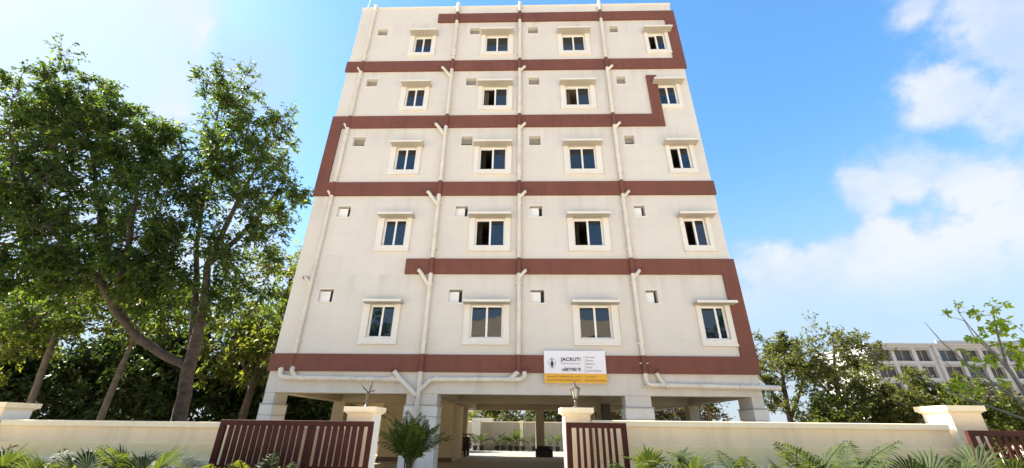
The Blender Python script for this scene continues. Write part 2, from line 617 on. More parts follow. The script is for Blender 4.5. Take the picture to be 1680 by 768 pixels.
wb = MB()
pierced_wall(wb, XL, XR, ZB, ZT, YF, openings, .22)
wb.add([(XL, YF, ZB), (XL, YB, ZB), (XL, YB, ZT), (XL, YF, ZT), (XR, YF, ZB), (XR, YB, ZB), (XR, YB, ZT), (XR, YF, ZT)],
       [(1, 0, 3, 2), (4, 5, 6, 7), (5, 1, 2, 6), (3, 7, 6, 2)])
wb.build('wall', wall_m, bld)
MB().box(XL-.03, XR+.03, YF-.035, YF+.2, ZT, ZT+.07).build('coping', trim_m, bld)

# stilt level: slab, beams and columns
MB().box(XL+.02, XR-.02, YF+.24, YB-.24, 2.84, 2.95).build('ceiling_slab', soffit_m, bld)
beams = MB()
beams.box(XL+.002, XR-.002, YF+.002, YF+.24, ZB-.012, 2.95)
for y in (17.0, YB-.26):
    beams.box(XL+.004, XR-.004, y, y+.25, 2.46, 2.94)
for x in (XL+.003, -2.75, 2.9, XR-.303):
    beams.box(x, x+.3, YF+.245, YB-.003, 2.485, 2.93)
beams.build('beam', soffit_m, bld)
cols = [(-7.415, -7.12, YF+.006, YF+.72), (-3.30, -2.43, YF+.006, YF+.62), (2.87, 3.58, YF+.006, YF+.5), (6.36, 6.675, YF+.006, YF+.8),
        (-7.41, -6.95, 17.0, 17.5), (2.88, 3.35, 16.9, 17.4), (6.3, 6.67, 16.9, 17.4),
        (-3.2, -2.86, YB-.5, YB-.01), (.66, 1.08, YB-.5, YB-.01), (-7.41, -7.0, YB-.5, YB-.01), (6.25, 6.67, YB-.5, YB-.01), (3.3, 3.7, YB-.5, YB-.01)]
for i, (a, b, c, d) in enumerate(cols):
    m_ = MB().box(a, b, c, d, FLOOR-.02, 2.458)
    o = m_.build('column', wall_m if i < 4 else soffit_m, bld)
    if i < 4:                                  # stone-clad lower shaft with grooves
        cl = MB()
        for z0, z1 in ((FLOOR, 1.05), (1.065, 1.55), (1.565, 1.86), (1.875, 2.14)):
            cl.box(a-.035, b+.035, c-.035, d+.035, z0, z1)
        cl.build('cladding', mat('pale_stone', (.74, .70, .62), .6, .12, 3, .1, 40), o)
        MB().box(a-.05, b+.05, c-.05, d+.05, 2.145, 2.175).build('cladding_cap', conc_m, o)
rm = MB().box(-5.86, -2.88, 18.4, 21.4, FLOOR-.02, 2.83)
rm.build('stair_room', mat('tan_plaster', (.62, .50, .31), .9, .1, 1.5), bld)
MB().box(-5.88, -2.86, 18.38, 18.6, FLOOR-.01, FLOOR+.16).build('skirting', mat('brown_tile', (.16, .09, .05), .5, .2, 5), bld)

# maroon bands
P_ = .075


def band(poly, y=YF-P_):
    return MB().prism(poly, y, YF+.01).build('band', maroon_m, bld)


def rect(x0, x1, z0, z1):
    return [(x0, z0), (x1, z0), (x1, z1), (x0, z1)]


BL, BR_ = -7.475, 6.755
band(rect(BL, BR_, 3.05, 3.54))
band([(6.31, 3.542), (BR_, 3.542), (BR_, 6.58), (-3.81, 6.58), (-3.81, 6.06), (6.31, 6.06)])
band(rect(BL, 6.72, 9.0, 9.55))
band([(BL, 9.552), (-7.05, 9.552), (-7.05, 12.05), (5.43, 12.05), (5.43, 14.66), (5.03, 14.66), (5.03, 12.62), (BL, 12.62)])
band(rect(BL, BR_, 15.06, 15.62))
band([(6.31, 15.622), (BR_, 15.622), (BR_, 18.6), (-3.82, 18.6), (-3.82, 18.06), (6.31, 18.06)])
# small weather hood on the left flank at the top storey
MB().box(XL-.38, XL+.01, 13.2, 14.6, 17.75, 17.83).build('side_hood', trim_m, bld)
MB().tube([(-7.3, YF+.15, ZT+.07), (-7.25, YF+.15, ZT+1.0)], .012, 5).build('roof_rod', metal_m, bld)

# windows: which sash leaf stands open (0 left, 1 right, None)
OPEN = {(0, 1): None, (0, 2): None, (1, 1): 0, (1, 2): 0, (1, 3): 0, (2, 1): 0, (2, 3): 0, (3, 1): 'L', (3, 2): 'C', (4, 3): 'L'}


def make_window(fl, k):
    x0, x1 = W[k]
    s0, s1 = SUR[k]
    h0, h1 = HOOD[k]
    if (fl, k) == (3, 3):
        s0 = 5.435
    z0, z1 = zr[fl], zr[fl]+1.02
    sb = z0-.14
    sm = MB()                                   # plaster surround as a proud ring
    sm.prism(rect(s0, x0, sb, z1+.008), YF-.05, YF+.004)
    sm.prism(rect(x1, s1, sb, z1+.008), YF-.05, YF+.004)
    sm.prism(rect(x0, x1, sb, z0), YF-.05, YF+.004)
    w = sm.build('window', trim_m, bld)
    MB().box(s0-.012, s1+.012, YF-.075, YF+.003, sb-.06, sb).build('sill', trim_m, w, bevel=.006)
    MB().box(h0+.004, h1-.004, YF-.345, YF+.005, z1+.012, z1+.083).build('hood', hood_shade_m, w)
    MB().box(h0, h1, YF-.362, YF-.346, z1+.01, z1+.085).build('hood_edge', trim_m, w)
    # upvc frame
    fy = YF+.06
    t = .055
    fr = MB()
    fr.box(x0, x1, fy, fy+.07, z0, z0+t).box(x0, x1, fy, fy+.07, z1-t, z1)
    fr.box(x0, x0+t, fy+.001, fy+.069, z0+t, z1-t).box(x1-t, x1, fy+.001, fy+.069, z0+t, z1-t)
    xm = (x0+x1)/2
    st = OPEN.get((fl, k))
    if (fl, k) == (0, 3):
        xm += .1
    fr.box(xm-.03, xm+.03, fy-.004, fy+.066, z0+t, z1-t)
    if (fl, k) in ((3, 0), (3, 1)):             # second meeting stile of a half slid sash
        xs = xm+(x1-xm)*.62
        fr.box(xs-.02, xs+.02, fy+.015, fy+.06, z0+t, z1-t)
    fr.build('frame', upvc_m, w)
    # room behind an open leaf
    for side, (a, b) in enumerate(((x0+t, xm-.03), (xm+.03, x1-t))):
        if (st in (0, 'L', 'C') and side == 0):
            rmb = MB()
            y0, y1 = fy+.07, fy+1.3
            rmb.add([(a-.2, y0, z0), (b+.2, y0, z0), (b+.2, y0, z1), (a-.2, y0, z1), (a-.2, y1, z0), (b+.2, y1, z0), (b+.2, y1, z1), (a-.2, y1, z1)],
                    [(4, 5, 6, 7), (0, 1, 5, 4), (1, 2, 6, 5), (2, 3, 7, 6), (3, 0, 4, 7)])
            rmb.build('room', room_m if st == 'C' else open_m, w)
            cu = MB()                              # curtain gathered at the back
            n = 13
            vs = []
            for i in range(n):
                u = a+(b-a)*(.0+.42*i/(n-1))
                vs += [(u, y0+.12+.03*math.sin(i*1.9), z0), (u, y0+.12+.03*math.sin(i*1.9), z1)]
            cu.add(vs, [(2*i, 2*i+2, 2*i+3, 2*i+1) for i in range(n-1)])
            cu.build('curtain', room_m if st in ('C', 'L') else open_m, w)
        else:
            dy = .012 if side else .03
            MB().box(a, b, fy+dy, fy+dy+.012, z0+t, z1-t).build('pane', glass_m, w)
    return w


for fl in range(5):
    for k in range(4):
        make_window(fl, k)

# ventilators
for fl in range(5):
    for k in range(4):
        x0, x1 = VEN[k]
        z0, z1 = zv[fl], zv[fl]+VH
        v = MB().box(x0-.05, x1+.05, YF-.02, YF+.003, z0-.04, z0-.002)
        v = v.build('ventilator', trim_m, bld)
        MB().box(x0-.03, x1+.03, YF-.012, YF+.003, z1+.002, z1+.035).build('lintel', trim_m, v)
        # dark shaft and the white sheet that covers most of it
        dk = MB()
        dk.add([(x0, YF+.218, z0), (x1, YF+.218, z0), (x1, YF+.218, z1), (x0, YF+.218, z1)], [(0, 1, 2, 3)])
        dk.build('shaft', dark_open_m, v)
        w = x1-x0
        if fl < 2:
            MB().box(x0+.002, x1-w*.26, YF+.085, YF+.10, z0+.002, z1-.05).build('panel', louver_m, v)
        elif fl == 2:
            MB().box(x0+.002, x1-.002, YF+.17, YF+.185, z0+.19, z1-.002).build('panel', ventpanel_m, v)
        else:
            MB().box(x0+.002, x1-.002, YF+.16, YF+.175, z0+.02, z1-.002).build('panel', ventpanel_m, v)

# ---- drainpipes with branches; painted maroon where they cross a band
BZ = [(3.05, 3.54), (6.06, 6.58), (9.0, 9.55), (12.05, 12.62), (15.06, 15.62), (18.06, 18.6)]
PX = [-6.79, -2.945, -.125, 3.48]
PR = .068
PYC = YF-P_-.03


def on_band(i, k):
    if i == 0:
        return k in (0, 2, 3, 4)
    return True


for i, px in enumerate(PX):
    PYC = YF-.05 if i == 0 else YF-P_-.03
    zend = {0: 3.54, 1: FLOOR+.02, 2: 3.05, 3: 2.98}[i]
    top = 19.27
    zz = top
    segs, reds = [], []
    ks = [k for k in range(6) if on_band(i, k)]
    for k in sorted(ks, reverse=True):
        lo, hi = BZ[k]
        if zz > hi and hi >= zend-.001:
            segs.append((max(hi, zend), zz))
        if lo >= zend-.5:
            reds.append((max(lo, min(zend, lo)), hi))
        zz = lo
    if zz > zend:
        segs.append((zend, zz))
    pm = MB()
    for a, b in segs:
        pm.tube([(px, PYC, a), (px, PYC, b)], PR, 12)
        for z in np.arange(a+.9, b-.3, 1.55):          # socket collars
            pm.tube([(px, PYC, z), (px, PYC, z+.09)], PR+.013, 12)
    p = pm.build('drainpipe', pipe_m, bld, smooth=True)
    for a, b in reds:
        MB().tube([(px, PYC, a-.004), (px, PYC, b+.004)], PR+.004, 12).build('painted_section', maroon_m, p, smooth=True)
    br = MB()
    for a, b in segs:
        for z in (a+.35, b-.35):
            br.box(px-PR-.05, px+PR+.05, PYC-.02, YF-.002, z-.015, z+.015)
    br.build('bracket', pipe_m, p)['kind'] = 'stuff'
    # branches below each band
    for k in range(0, 5):
        lo = BZ[k][0]
        if k == 0:
            continue
        j = MB()
        cap = MB()
        if i == 1:
            j.tube([(px-.46, PYC-.02, lo+.16), (px-.34, PYC-.02, lo+.04), (px-.02, PYC, lo-.42)], PR*.9, 10)
            cap.tube([(px-.52, YF-.04, lo+.2), (px-.46, PYC-.03, lo+.17), (px-.42, PYC-.02, lo+.10)], PR*.98, 10)
        elif i == 0:
            if k == 1:
                j.tube([(px-.26, YF-.02, lo-.12), (px-.2, PYC-.05, lo-.14), (px-.02, PYC, lo-.36)], PR*.75, 10)
                cap.tube([(px-.30, YF+.003, lo-.12), (px-.27, PYC+.02, lo-.12)], PR*.8, 10)
            else:
                j.tube([(px-.15, YF-.09, lo+.18), (px-.02, PYC, lo-.05)], PR*.6, 8)
                cap.tube([(px-.2, YF-.06, lo+.21), (px-.13, PYC, lo+.17)], PR*.75, 8)
        else:
            j.tube([(px+.24, YF-.08, lo+.14), (px+.2, PYC-.03, lo+.08), (px+.02, PYC, lo-.12)], PR*.8, 10)
            cap.tube([(px+.30, YF-.05, lo+.16), (px+.22, PYC-.03, lo+.13)], PR*.9, 10)
        j.build('branch', pipe_m, p, smooth=True)
        cap.build('branch_cap', maroon_m, p, smooth=True)

# horizontal collector pipes under the lowest band
PYC = YF-P_-.03
zc = 2.86


def hpipe(pts, r=PR*1.02):
    hp = MB().tube(pts, r, 12)
    return hp


h = hpipe([(-7.03, PYC, 3.02), (-7.03, PYC, zc+.1), (-6.98, PYC, zc+.02), (-6.9, PYC, zc), (-3.5, PYC, zc-.03)])
h = h.build('collector_pipe', pipe_m, bld, smooth=True)
for x in (-6.4, -4.9, -3.8):
    MB().tube([(x, PYC, zc-.01), (x+.1, PYC, zc-.012)], PR*1.2, 12).build('collar', pipe_m, h, smooth=True)
c = MB()
c.tube([(-6.55, PYC, zc), (-6.68, PYC-.03, 3.02), (-6.72, PYC-.02, 3.1)], PR*.9, 10)
c.build('branch', pipe_m, h, smooth=True)
MB().tube([(-3.72, PYC, 3.05), (-3.62, PYC, 2.95), (-3.0, PYC, 2.40)], PR*1.05, 12).build('branch', pipe_m, h, smooth=True)
MB().tube([(-7.06, YF-.02, 3.10), (-7.05, PYC, 3.08), (-7.03, PYC, 3.0)], PR*1.1, 10).build('branch_cap', pipe_m, h, smooth=True)
MB().tube([(-6.76, YF-.03, 3.14), (-6.7, PYC-.02, 3.1)], PR, 10).build('branch_cap', pipe_m, h, smooth=True)
MB().tube([(-3.8, YF-.03, 3.12), (-3.70, PYC, 3.05)], PR*1.08, 10).build('branch_cap', maroon_m, h, smooth=True)

h = hpipe([(.05, PYC, 3.08), (.05, PYC, zc+.12), (.0, PYC, zc+.03), (-.12, PYC, zc), (-2.55, PYC, zc-.02), (-2.66, PYC, zc-.05), (-2.93, PYC, zc-.32)])
h = h.build('collector_pipe', pipe_m, bld, smooth=True)
for x in (-.35, -1.4, -2.5):
    MB().tube([(x, PYC, zc-.003), (x+.1, PYC, zc)], PR*1.2, 12).build('collar', pipe_m, h, smooth=True)
c = MB()
c.tube([(-.125, PYC, 3.07), (-.25, PYC-.01, 2.98), (-.36, PYC, zc)], PR, 10)
c.build('branch', pipe_m, h, smooth=True)
MB().tube([(.14, YF-.03, 3.15), (.06, PYC-.02, 3.08)], PR*1.15, 10).build('branch_cap', maroon_m, h, smooth=True)
MB().tube([(-.15, YF-.04, 3.12), (-.12, PYC-.02, 3.04)], PR*1.1, 10).build('branch_cap', maroon_m, h, smooth=True)

h = hpipe([(3.48, PYC, 2.99), (3.48, PYC, zc+.0), (3.52, PYC, zc-.08), (3.62, PYC, zc-.12), (6.85, PYC, zc-.16), (7.15, PYC, zc-.17)])
h = h.build('collector_pipe', pipe_m, bld, smooth=True)
for x in (4.0, 5.9, 6.05, 6.35):
    MB().tube([(x, PYC, zc-.145), (x+.08, PYC, zc-.147)], PR*1.2, 12).build('collar', pipe_m, h, smooth=True)
c = MB()
c.tube([(3.8, PYC-.01, 3.07), (3.87, PYC, zc+.05), (3.98, PYC, zc-.12)], PR*.9, 10)
c.build('branch', pipe_m, h, smooth=True)
MB().tube([(3.9, YF-.03, 3.14), (3.8, PYC-.02, 3.06)], PR*1.05, 10).build('branch_cap', maroon_m, h, smooth=True)

# plaster patch ridges and thin conduits on the wall
pl = MB()
for fl in range(5):
    z = BZ[fl][1]+.13
    pl.box(-6.62, -6.2, YF-.008, YF+.003, z, z+.012)
    pl.box(-2.82, -2.1, YF-.008, YF+.003, z, z+.012)
    pl.box(2.95, 3.38, YF-.008, YF+.003, z, z+.014)
    pl.box(3.6, 4.6, YF-.008, YF+.003, z, z+.014)
    pl.box(2.93, 2.945, YF-.009, YF+.003, z, BZ[fl+1][0])
    pl.box(.0, .015, YF-.009, YF+.003, BZ[fl][1], BZ[fl+1][0])
pl.build('plaster_ridge', wall_m, bld)['kind'] = 'stuff'

# ------------------------------------------------------------------ sign board on the facade
sg = empty('sign_board', (1.49, YF-P_-.06, 2.76))
tag(sg, 'white and yellow name board with small emblem fixed across the lowest maroon band', 'sign')
SY = YF-P_-.062
sx0, sx1, sz0, sz1 = .61, 2.38, 2.765, 3.665
MB().box(sx0, sx1, SY, SY+.05, sz0, sz1).build('board', sign_m, sg, bevel=.006)
MB().box(sx0+.004, sx1-.004, SY-.005, SY+.001, sz0+.006, sz0+.262).build('yellow_strip', yellow_m, sg)


def lettering(txt, x, z, size, m, parent, y=SY-.008, width=None, jit=0):
    cu = bpy.data.curves.new('lettering', 'FONT')
    cu.body = txt
    cu.size = size
    cu.extrude = .0015
    cu.offset = .003 if size > .1 else .0
    cu.align_x = 'LEFT'
    tmp = bpy.data.objects.new('tmp_lettering', cu)
    col.objects.link(tmp)
    bpy.context.view_layer.update()
    dg = bpy.context.evaluated_depsgraph_get()
    me = bpy.data.meshes.new_from_object(tmp.evaluated_get(dg))
    col.objects.unlink(tmp)
    bpy.data.objects.remove(tmp)
    n = len(me.vertices)
    co = np.empty(n*3, np.float32)
    me.vertices.foreach_get('co', co)
    co = co.reshape(-1, 3)
    if width and n:
        co[:, 0] *= width/max(co[:, 0].max(), 1e-6)
    # text lies in XY: stand it up to face -Y
    new = np.stack([co[:, 0], -co[:, 2], co[:, 1]], 1)
    me.vertices.foreach_set('co', new.astype(np.float32).ravel())
    me.materials.clear()
    me.materials.append(m)
    me.update()
    o = bpy.data.objects.new('lettering', me)
    col.objects.link(o)
    o.parent = parent
    o.location = Vector((x, y, z))-world_loc(parent)
    return o


lettering('JACRUTI', 1.10, 3.375, .135, ink_m, sg, width=.56)
lettering('Hospitality', 1.11, 3.285, .06, grey_ink_m, sg, width=.55)
lettering('s-EERTYNEZ TR', 1.12, 3.10, .12, ink_m, sg, width=.54)
for i, (s_, w_) in enumerate((('Bunnate', .28), ('Diana', .22), ('Babtout', .27), ('Broip', .18), ('Pucunwaalend', .44))):
    lettering(s_, 1.80, 3.46-.093*i, .075, grey_ink_m, sg, width=w_)
MB().box(1.76, 1.766, SY-.006, SY+.001, 3.06, 3.52).build('rule', grey_ink_m, sg)
lettering('DHUJCUT CUMBNAMANO  NUMI', .69, 2.925, .06, brown_ink_m, sg, width=.95)
lettering('BHVCCUPFUBUG JUPATEL  BTCV', .69, 2.825, .065, brown_ink_m, sg, width=.95)
lettering('JAT BUCT', 1.80, 2.925, .055, brown_ink_m, sg, width=.3)
lettering('TNB PUCPCCHNONNB', 1.74, 2.82, .07, brown_ink_m, sg, width=.58)
em = MB()                                          # emblem: a spindle in a broken ring
ex, ez = .84, 3.32
em.prism([(ex-.005, ez+.16), (ex-.02, ez+.03), (ex-.055, ez+.0), (ex-.03, ez-.08), (ex, ez-.17), (ex+.03, ez-.08), (ex+.055, ez), (ex+.02, ez+.03), (ex+.005, ez+.16)], SY-.006, SY+.001)
em.build('emblem', ink_m, sg)
rg = MB()
for k in range(10):
    a0 = 2*PI*k/10+.1
    a1 = a0+.38
    rg.prism([(ex+.115*math.cos(a0), ez+.13*math.sin(a0)), (ex+.115*math.cos(a1), ez+.13*math.sin(a1)), (ex+.09*math.cos(a1), ez+.105*math.sin(a1)), (ex+.09*math.cos(a0), ez+.105*math.sin(a0))], SY-.006, SY+.001)
rg.build('emblem_ring', grey_ink_m, sg)

# ------------------------------------------------------------------ boundary wall, pillars, gates
YW = 8.0


def boundary(x0, x1, zt, label, y=YW):
    e = empty('boundary_wall', ((x0+x1)/2, y+.12, 0))
    tag(e, label, 'wall')
    MB().box(x0, x1, y, y+.22, -.1, zt-.1).build('wall_body', cwall_m, e)
    MB().box(x0, x1, y-.035, y+.255, zt-.1, zt).build('coping', cwall_trim_m, e, bevel=.008)
    MB().box(x0, x1, y-.03, y+.01, -.1, 1.30 if x0 < 0 else 1.36).build('plinth', plinth_m, e, bevel=.006)
    MB().box(x0, x1, y-.07, y-.028, -.1, 1.06).build('ledge', cwall_trim_m, e, bevel=.006)
    return e


boundary(-9.58, -3.2, 1.65, 'low cream boundary wall under the big tree left of the open gate')
boundary(1.22, 7.40, 1.75, 'low cream boundary wall right of the open gate with palms before it')
boundary(-14, -10.12, 1.65, 'short end of cream wall beyond the far left pillar')
boundary(10.9, 16, 1.7, 'cream wall beyond the right hand slatted gate')


def pillar(x0, x1, zt, label, y=YW):
    cx = (x0+x1)/2
    w = x1-x0
    e = empty('gate_pillar', (cx, y+.2, 0))
    tag(e, label, 'pillar', 'pillars along the boundary wall')
    s = MB().box(x0, x1, y-.06, y-.06+w, -.1, zt-.12)
    s.build('shaft', white_m, e, bevel=.008)
    MB().box(x0+.004, x1-.004, y-.064, y-.05, -.1, zt-.125).build('front_face', cwall_m, e)
    yc = y-.06+w/2
    c_ = MB().frustum(cx, yc, zt-.125, zt-.09, w, w, w+.09, w+.09).box(cx-w/2-.06, cx+w/2+.06, yc-w/2-.06, yc+w/2+.06, zt-.088, zt)
    c_.build('cap', cwall_trim_m, e)
    return e


pillar(-3.17, -2.70, 1.93, 'cream gate pillar left of the driveway topped by a broken lamp stem')
pillar(.74, 1.20, 1.95, 'cream gate pillar right of the driveway with a lantern on its cap')
pillar(7.46, 8.0, 2.05, 'wide capped pillar at the right end of the wall beside the second gate')
pillar(-10.1, -9.6, 1.94, 'capped pillar at the far left end of the wall')


def gate(x0, x1, zt, y, stiles, pitch, wslat, label, lean=0):
    e = empty('slatted_gate', ((x0+x1)/2, y, 0))
    tag(e, label, 'gate')
    z0 = .5
    MB().box(x0, x1, y-.03, y+.03, zt-.085, zt).build('top_rail', gate_m, e, bevel=.004)
    MB().box(x0, x1, y-.03, y+.03, z0, z0+.09).build('bottom_rail', gate_m, e, bevel=.004)
    MB().box(x0, x1, y+.012, y+.04, .95, 1.0).build('middle_rail', gate_m, e)
    for sx, sw in stiles:
        MB().box(sx, sx+sw, y-.032, y+.032, z0+.09, zt-.085).build('stile', gate_m, e, bevel=.004)
    cuts = [(s[0], s[0]+s[1]) for s in stiles]
    base = MB().box(-wslat/2, wslat/2, -.014, .008, z0+.09, zt-.085).mesh('slat', gate_m, bevel=.003)
    for (a, b) in zip([c[1] for c in cuts[:-1]], [c[0] for c in cuts[1:]]):
        n = max(1, round((b-a)/pitch)-1)
        for i in range(n):
            x = a+(b-a)*(i+1)/(n+1)
            share('slat', base, e, (x-(x0+x1)/2, random.uniform(-.003, .003), 0), (0, random.uniform(-.004, .004), 0))
    for bx in (x0+.3, x1-.3):
        MB().tube([(bx, y-.02, z0-.03), (bx, y+.02, z0-.03)], .05, 12).build('wheel', metal_m, e)
    return e


gate(-5.22, -2.56, 1.685, 7.62, [(-5.22, .10), (-3.68, .13), (-2.64, .08)], .113, .084, 'red brown slatted gate left of the driveway slid across the wall and pillar')
gate(.73, 1.74, 1.705, 7.62, [(.73, .09), (1.65, .09)], .107, .05, 'short red brown slatted gate right of the driveway below the lantern')
gate(7.30, 10.9, 1.655, 7.62, [(7.30, .1), (9.2, .1), (10.8, .1)], .12, .06, 'red brown slatted gate at the right edge beside the wide pillar')


def lantern(x, y, z):
    e = empty('gate_lantern', (x, y, z))
    tag(e, 'old grey metal lantern standing on the right gate pillar', 'lamp')
    MB().lathe(x, y, [(.075, z), (.07, z+.025), (.03, z+.04), (.022, z+.10), (.035, z+.12), (.018, z+.14), (.018, z+.17)], 10).build('stem', metal_m, e, smooth=True)
    b = MB()
    b.lathe(x, y, [(.03, z+.165), (.05, z+.175), (.05, z+.185)], 8)
    for k in range(6):
        a = 2*PI*k/6
        b.tube([(x+.045*math.cos(a), y+.045*math.sin(a), z+.18), (x+.088*math.cos(a), y+.088*math.sin(a), z+.345)], .007, 5)
    b.build('cage', metal_m, e)
    MB().lathe(x, y, [(.04, z+.185), (.08, z+.335), (.08, z+.34)], 6).build('glass', lampglass_m, e)
    MB().lathe(x, y, [(.105, z+.34), (.10, z+.355), (.05, z+.385), (.02, z+.40), (.014, z+.44), (.004, z+.50)], 8).build('roof', metal_m, e)
    return e


lantern(.98, 8.17, 1.945)
bl = empty('broken_lamp', (-2.93, 8.17, 1.925))
tag(bl, 'bare metal stem of a broken lamp on the left gate pillar', 'lamp')
x, y, z = -2.93, 8.17, 1.925
MB().lathe(x, y, [(.05, z), (.045, z+.02), (.022, z+.05), (.03, z+.10), (.02, z+.12), (.022, z+.16), (.034, z+.26), (.03, z+.29)], 10).build('stem', metal_m, bl, smooth=True)
for dx, dz, bx in ((-.11, .10, -.02), (.05, .17, .01), (.12, .0, .02), (.02, .0, 0)):
    MB().tube([(x+bx, y, z+.28), (x+bx+dx*.6, y-.01, z+.29+dz*.4), (x+bx+dx, y-.02, z+.29+dz)], [.014, .016, .006], 6).build('arm', metal_m, bl)

# ------------------------------------------------------------------ leaves, trees and palms
def leaf_cloud(name, P, D, size, m, parent, aspect=.42, fold=.12, origin=(0, 0, 0)):
    """one mesh of many small folded leaves. P (n,3) bases, D (n,3) unit directions, size (n,)"""
    n = len(P)
    rnd = rng.normal(size=(n, 3))
    S = np.cross(D, rnd)
    S /= np.linalg.norm(S, axis=1)[:, None]+1e-9
    U = np.cross(S, D)
    s = size[:, None]
    w = s*aspect*.5
    tip = P+D*s-np.array([0, 0, 1])*s*.12
    mid = P+D*s*.45
    V = np.stack([P, mid+S*w+U*s*fold, tip, mid-S*w+U*s*fold], 1).reshape(-1, 3)-np.array(origin)
    me = bpy.data.meshes.new(name)
    me.vertices.add(4*n)
    me.vertices.foreach_set('co', V.astype(np.float32).ravel())
    me.loops.add(4*n)
    me.loops.foreach_set('vertex_index', np.arange(4*n, dtype=np.int32))
    me.polygons.add(n)
    me.polygons.foreach_set('loop_start', np.arange(0, 4*n, 4, dtype=np.int32))
    me.materials.append(m)
    me.update(calc_edges=True)
    me.validate()
    o = bpy.data.objects.new(name, me)
    col.objects.link(o)
    if parent: o.parent = parent
    return o


def curve_pts(a, b, sag, n=5):
    a, b = Vector(a), Vector(b)
    L = (b-a).length
    off = Vector((random.uniform(-1, 1), random.uniform(-1, 1), random.uniform(-.3, 1)))*L*sag
    return [a.lerp(b, t)+off*(4*t*(1-t)) for t in [i/(n-1) for i in range(n)]]


def tree(name, label, cat, base, limbs, ells, leaf, leafm, barkm, clump_r=.55, twigs=9, per_twig=9, group=None, aspect=.42, droop=.25, shell=.55, twig_r=.008):
    """limbs: list of (points, radii) in world metres; ells: (centre, radii, clumps)"""
    e = empty(name, base)
    tag(e, label, cat, group)
    tm = MB()
    nodes = []
    for pts, rad in limbs:
        # densify for a gently crooked limb
        dense, dr_ = [], []
        for i in range(len(pts)-1):
            for t in (0, .34, .67):
                p = Vector(pts[i]).lerp(Vector(pts[i+1]), t)
                r_ = rad[i]*(1-t)+rad[i+1]*t
                if t > 0:
                    p += Vector((random.gauss(0, .14), random.gauss(0, .14), 0))*r_
                dense.append(p)
                dr_.append(r_)
        dense.append(Vector(pts[-1]))
        dr_.append(rad[-1])
        tm.tube(dense, dr_, 9)
        nodes += [(p, r_) for p, r_ in zip(dense, dr_)]
    NP = np.array([tuple(p) for p, _ in nodes])
    NR = np.array([r_ for _, r_ in nodes])
    Ps, Ds = [], []
    centers = []
    for c, rr, n in ells:
        for _ in range(n):
            d = rng.normal(size=3)
            d /= np.linalg.norm(d)
            rad = shell+(1-shell)*rng.random() if rng.random() < .8 else rng.random()**.6*shell
            centers.append((np.array(c)+d*np.array(rr)*rad, d))
    for cc, dout in centers:
        # branch from the nearest (and lower) limb node
        dist = np.linalg.norm(NP-cc, axis=1)+np.maximum(0, NP[:, 2]-cc[2])*1.2
        j = int(dist.argmin())
        st = NP[j]
        br_r = min(NR[j]*.6, .012+.012*dist[j])
        if dist[j] < 7:
            cp = curve_pts(st, cc, .10)
            tm.tube(cp, list(np.linspace(max(br_r, twig_r*1.5), twig_r, 5)), 5, cap=False)
            NP = np.vstack([NP, [tuple(cp[3])]])
            NR = np.append(NR, .03)
        grow = Vector(cc-st).normalized() if dist[j] > .01 else Vector((0, 0, 1))
        cr = clump_r*(.6+.8*rng.random())
        for _ in range(max(2, int(twigs*(.6+.8*rng.random())))):
            d = rng.normal(size=3)*.75+np.array(grow)*.55+np.array([0, 0, .25])
            d /= np.linalg.norm(d)
            L = cr*(.5+.7*rng.random())
            tip = cc+d*L
            tm.tube([tuple(cc), tuple(cc+d*L*.5+np.array([0, 0, .02])), tuple(tip)], [twig_r, twig_r*.7, twig_r*.3], 3, cap=False)
            k = max(3, int(per_twig*(.7+.6*rng.random())))
            t = rng.random(k)**.6
            p = cc+d*L*t[:, None]+rng.normal(size=(k, 3))*leaf*.2
            dd = rng.normal(size=(k, 3))*.7+d*.7+np.array([0, 0, -droop])
            dd /= np.linalg.norm(dd, axis=1)[:, None]
            Ps.append(p)
            Ds.append(dd)
    tm.build('trunk', barkm, e, smooth=True)
    P, D = np.concatenate(Ps), np.concatenate(Ds)
    sz = leaf*(.6+.7*rng.random(len(P)))
    leaf_cloud('crown', P, D, sz, leafm, e, aspect=aspect, origin=base)
    return e


def trunk_only(base, top, r0, r1, wob=.2):
    a, b = Vector(base), Vector(top)
    pts = [a.lerp(b, t)+Vector((random.uniform(-wob, wob), random.uniform(-wob, wob), 0))*(1 if 0 < t < 1 else 0) for t in (0, .35, .7, 1)]
    return ([tuple(p) for p in pts], [r0, r0*.8+r1*.2, r0*.45+r1*.55, r1])


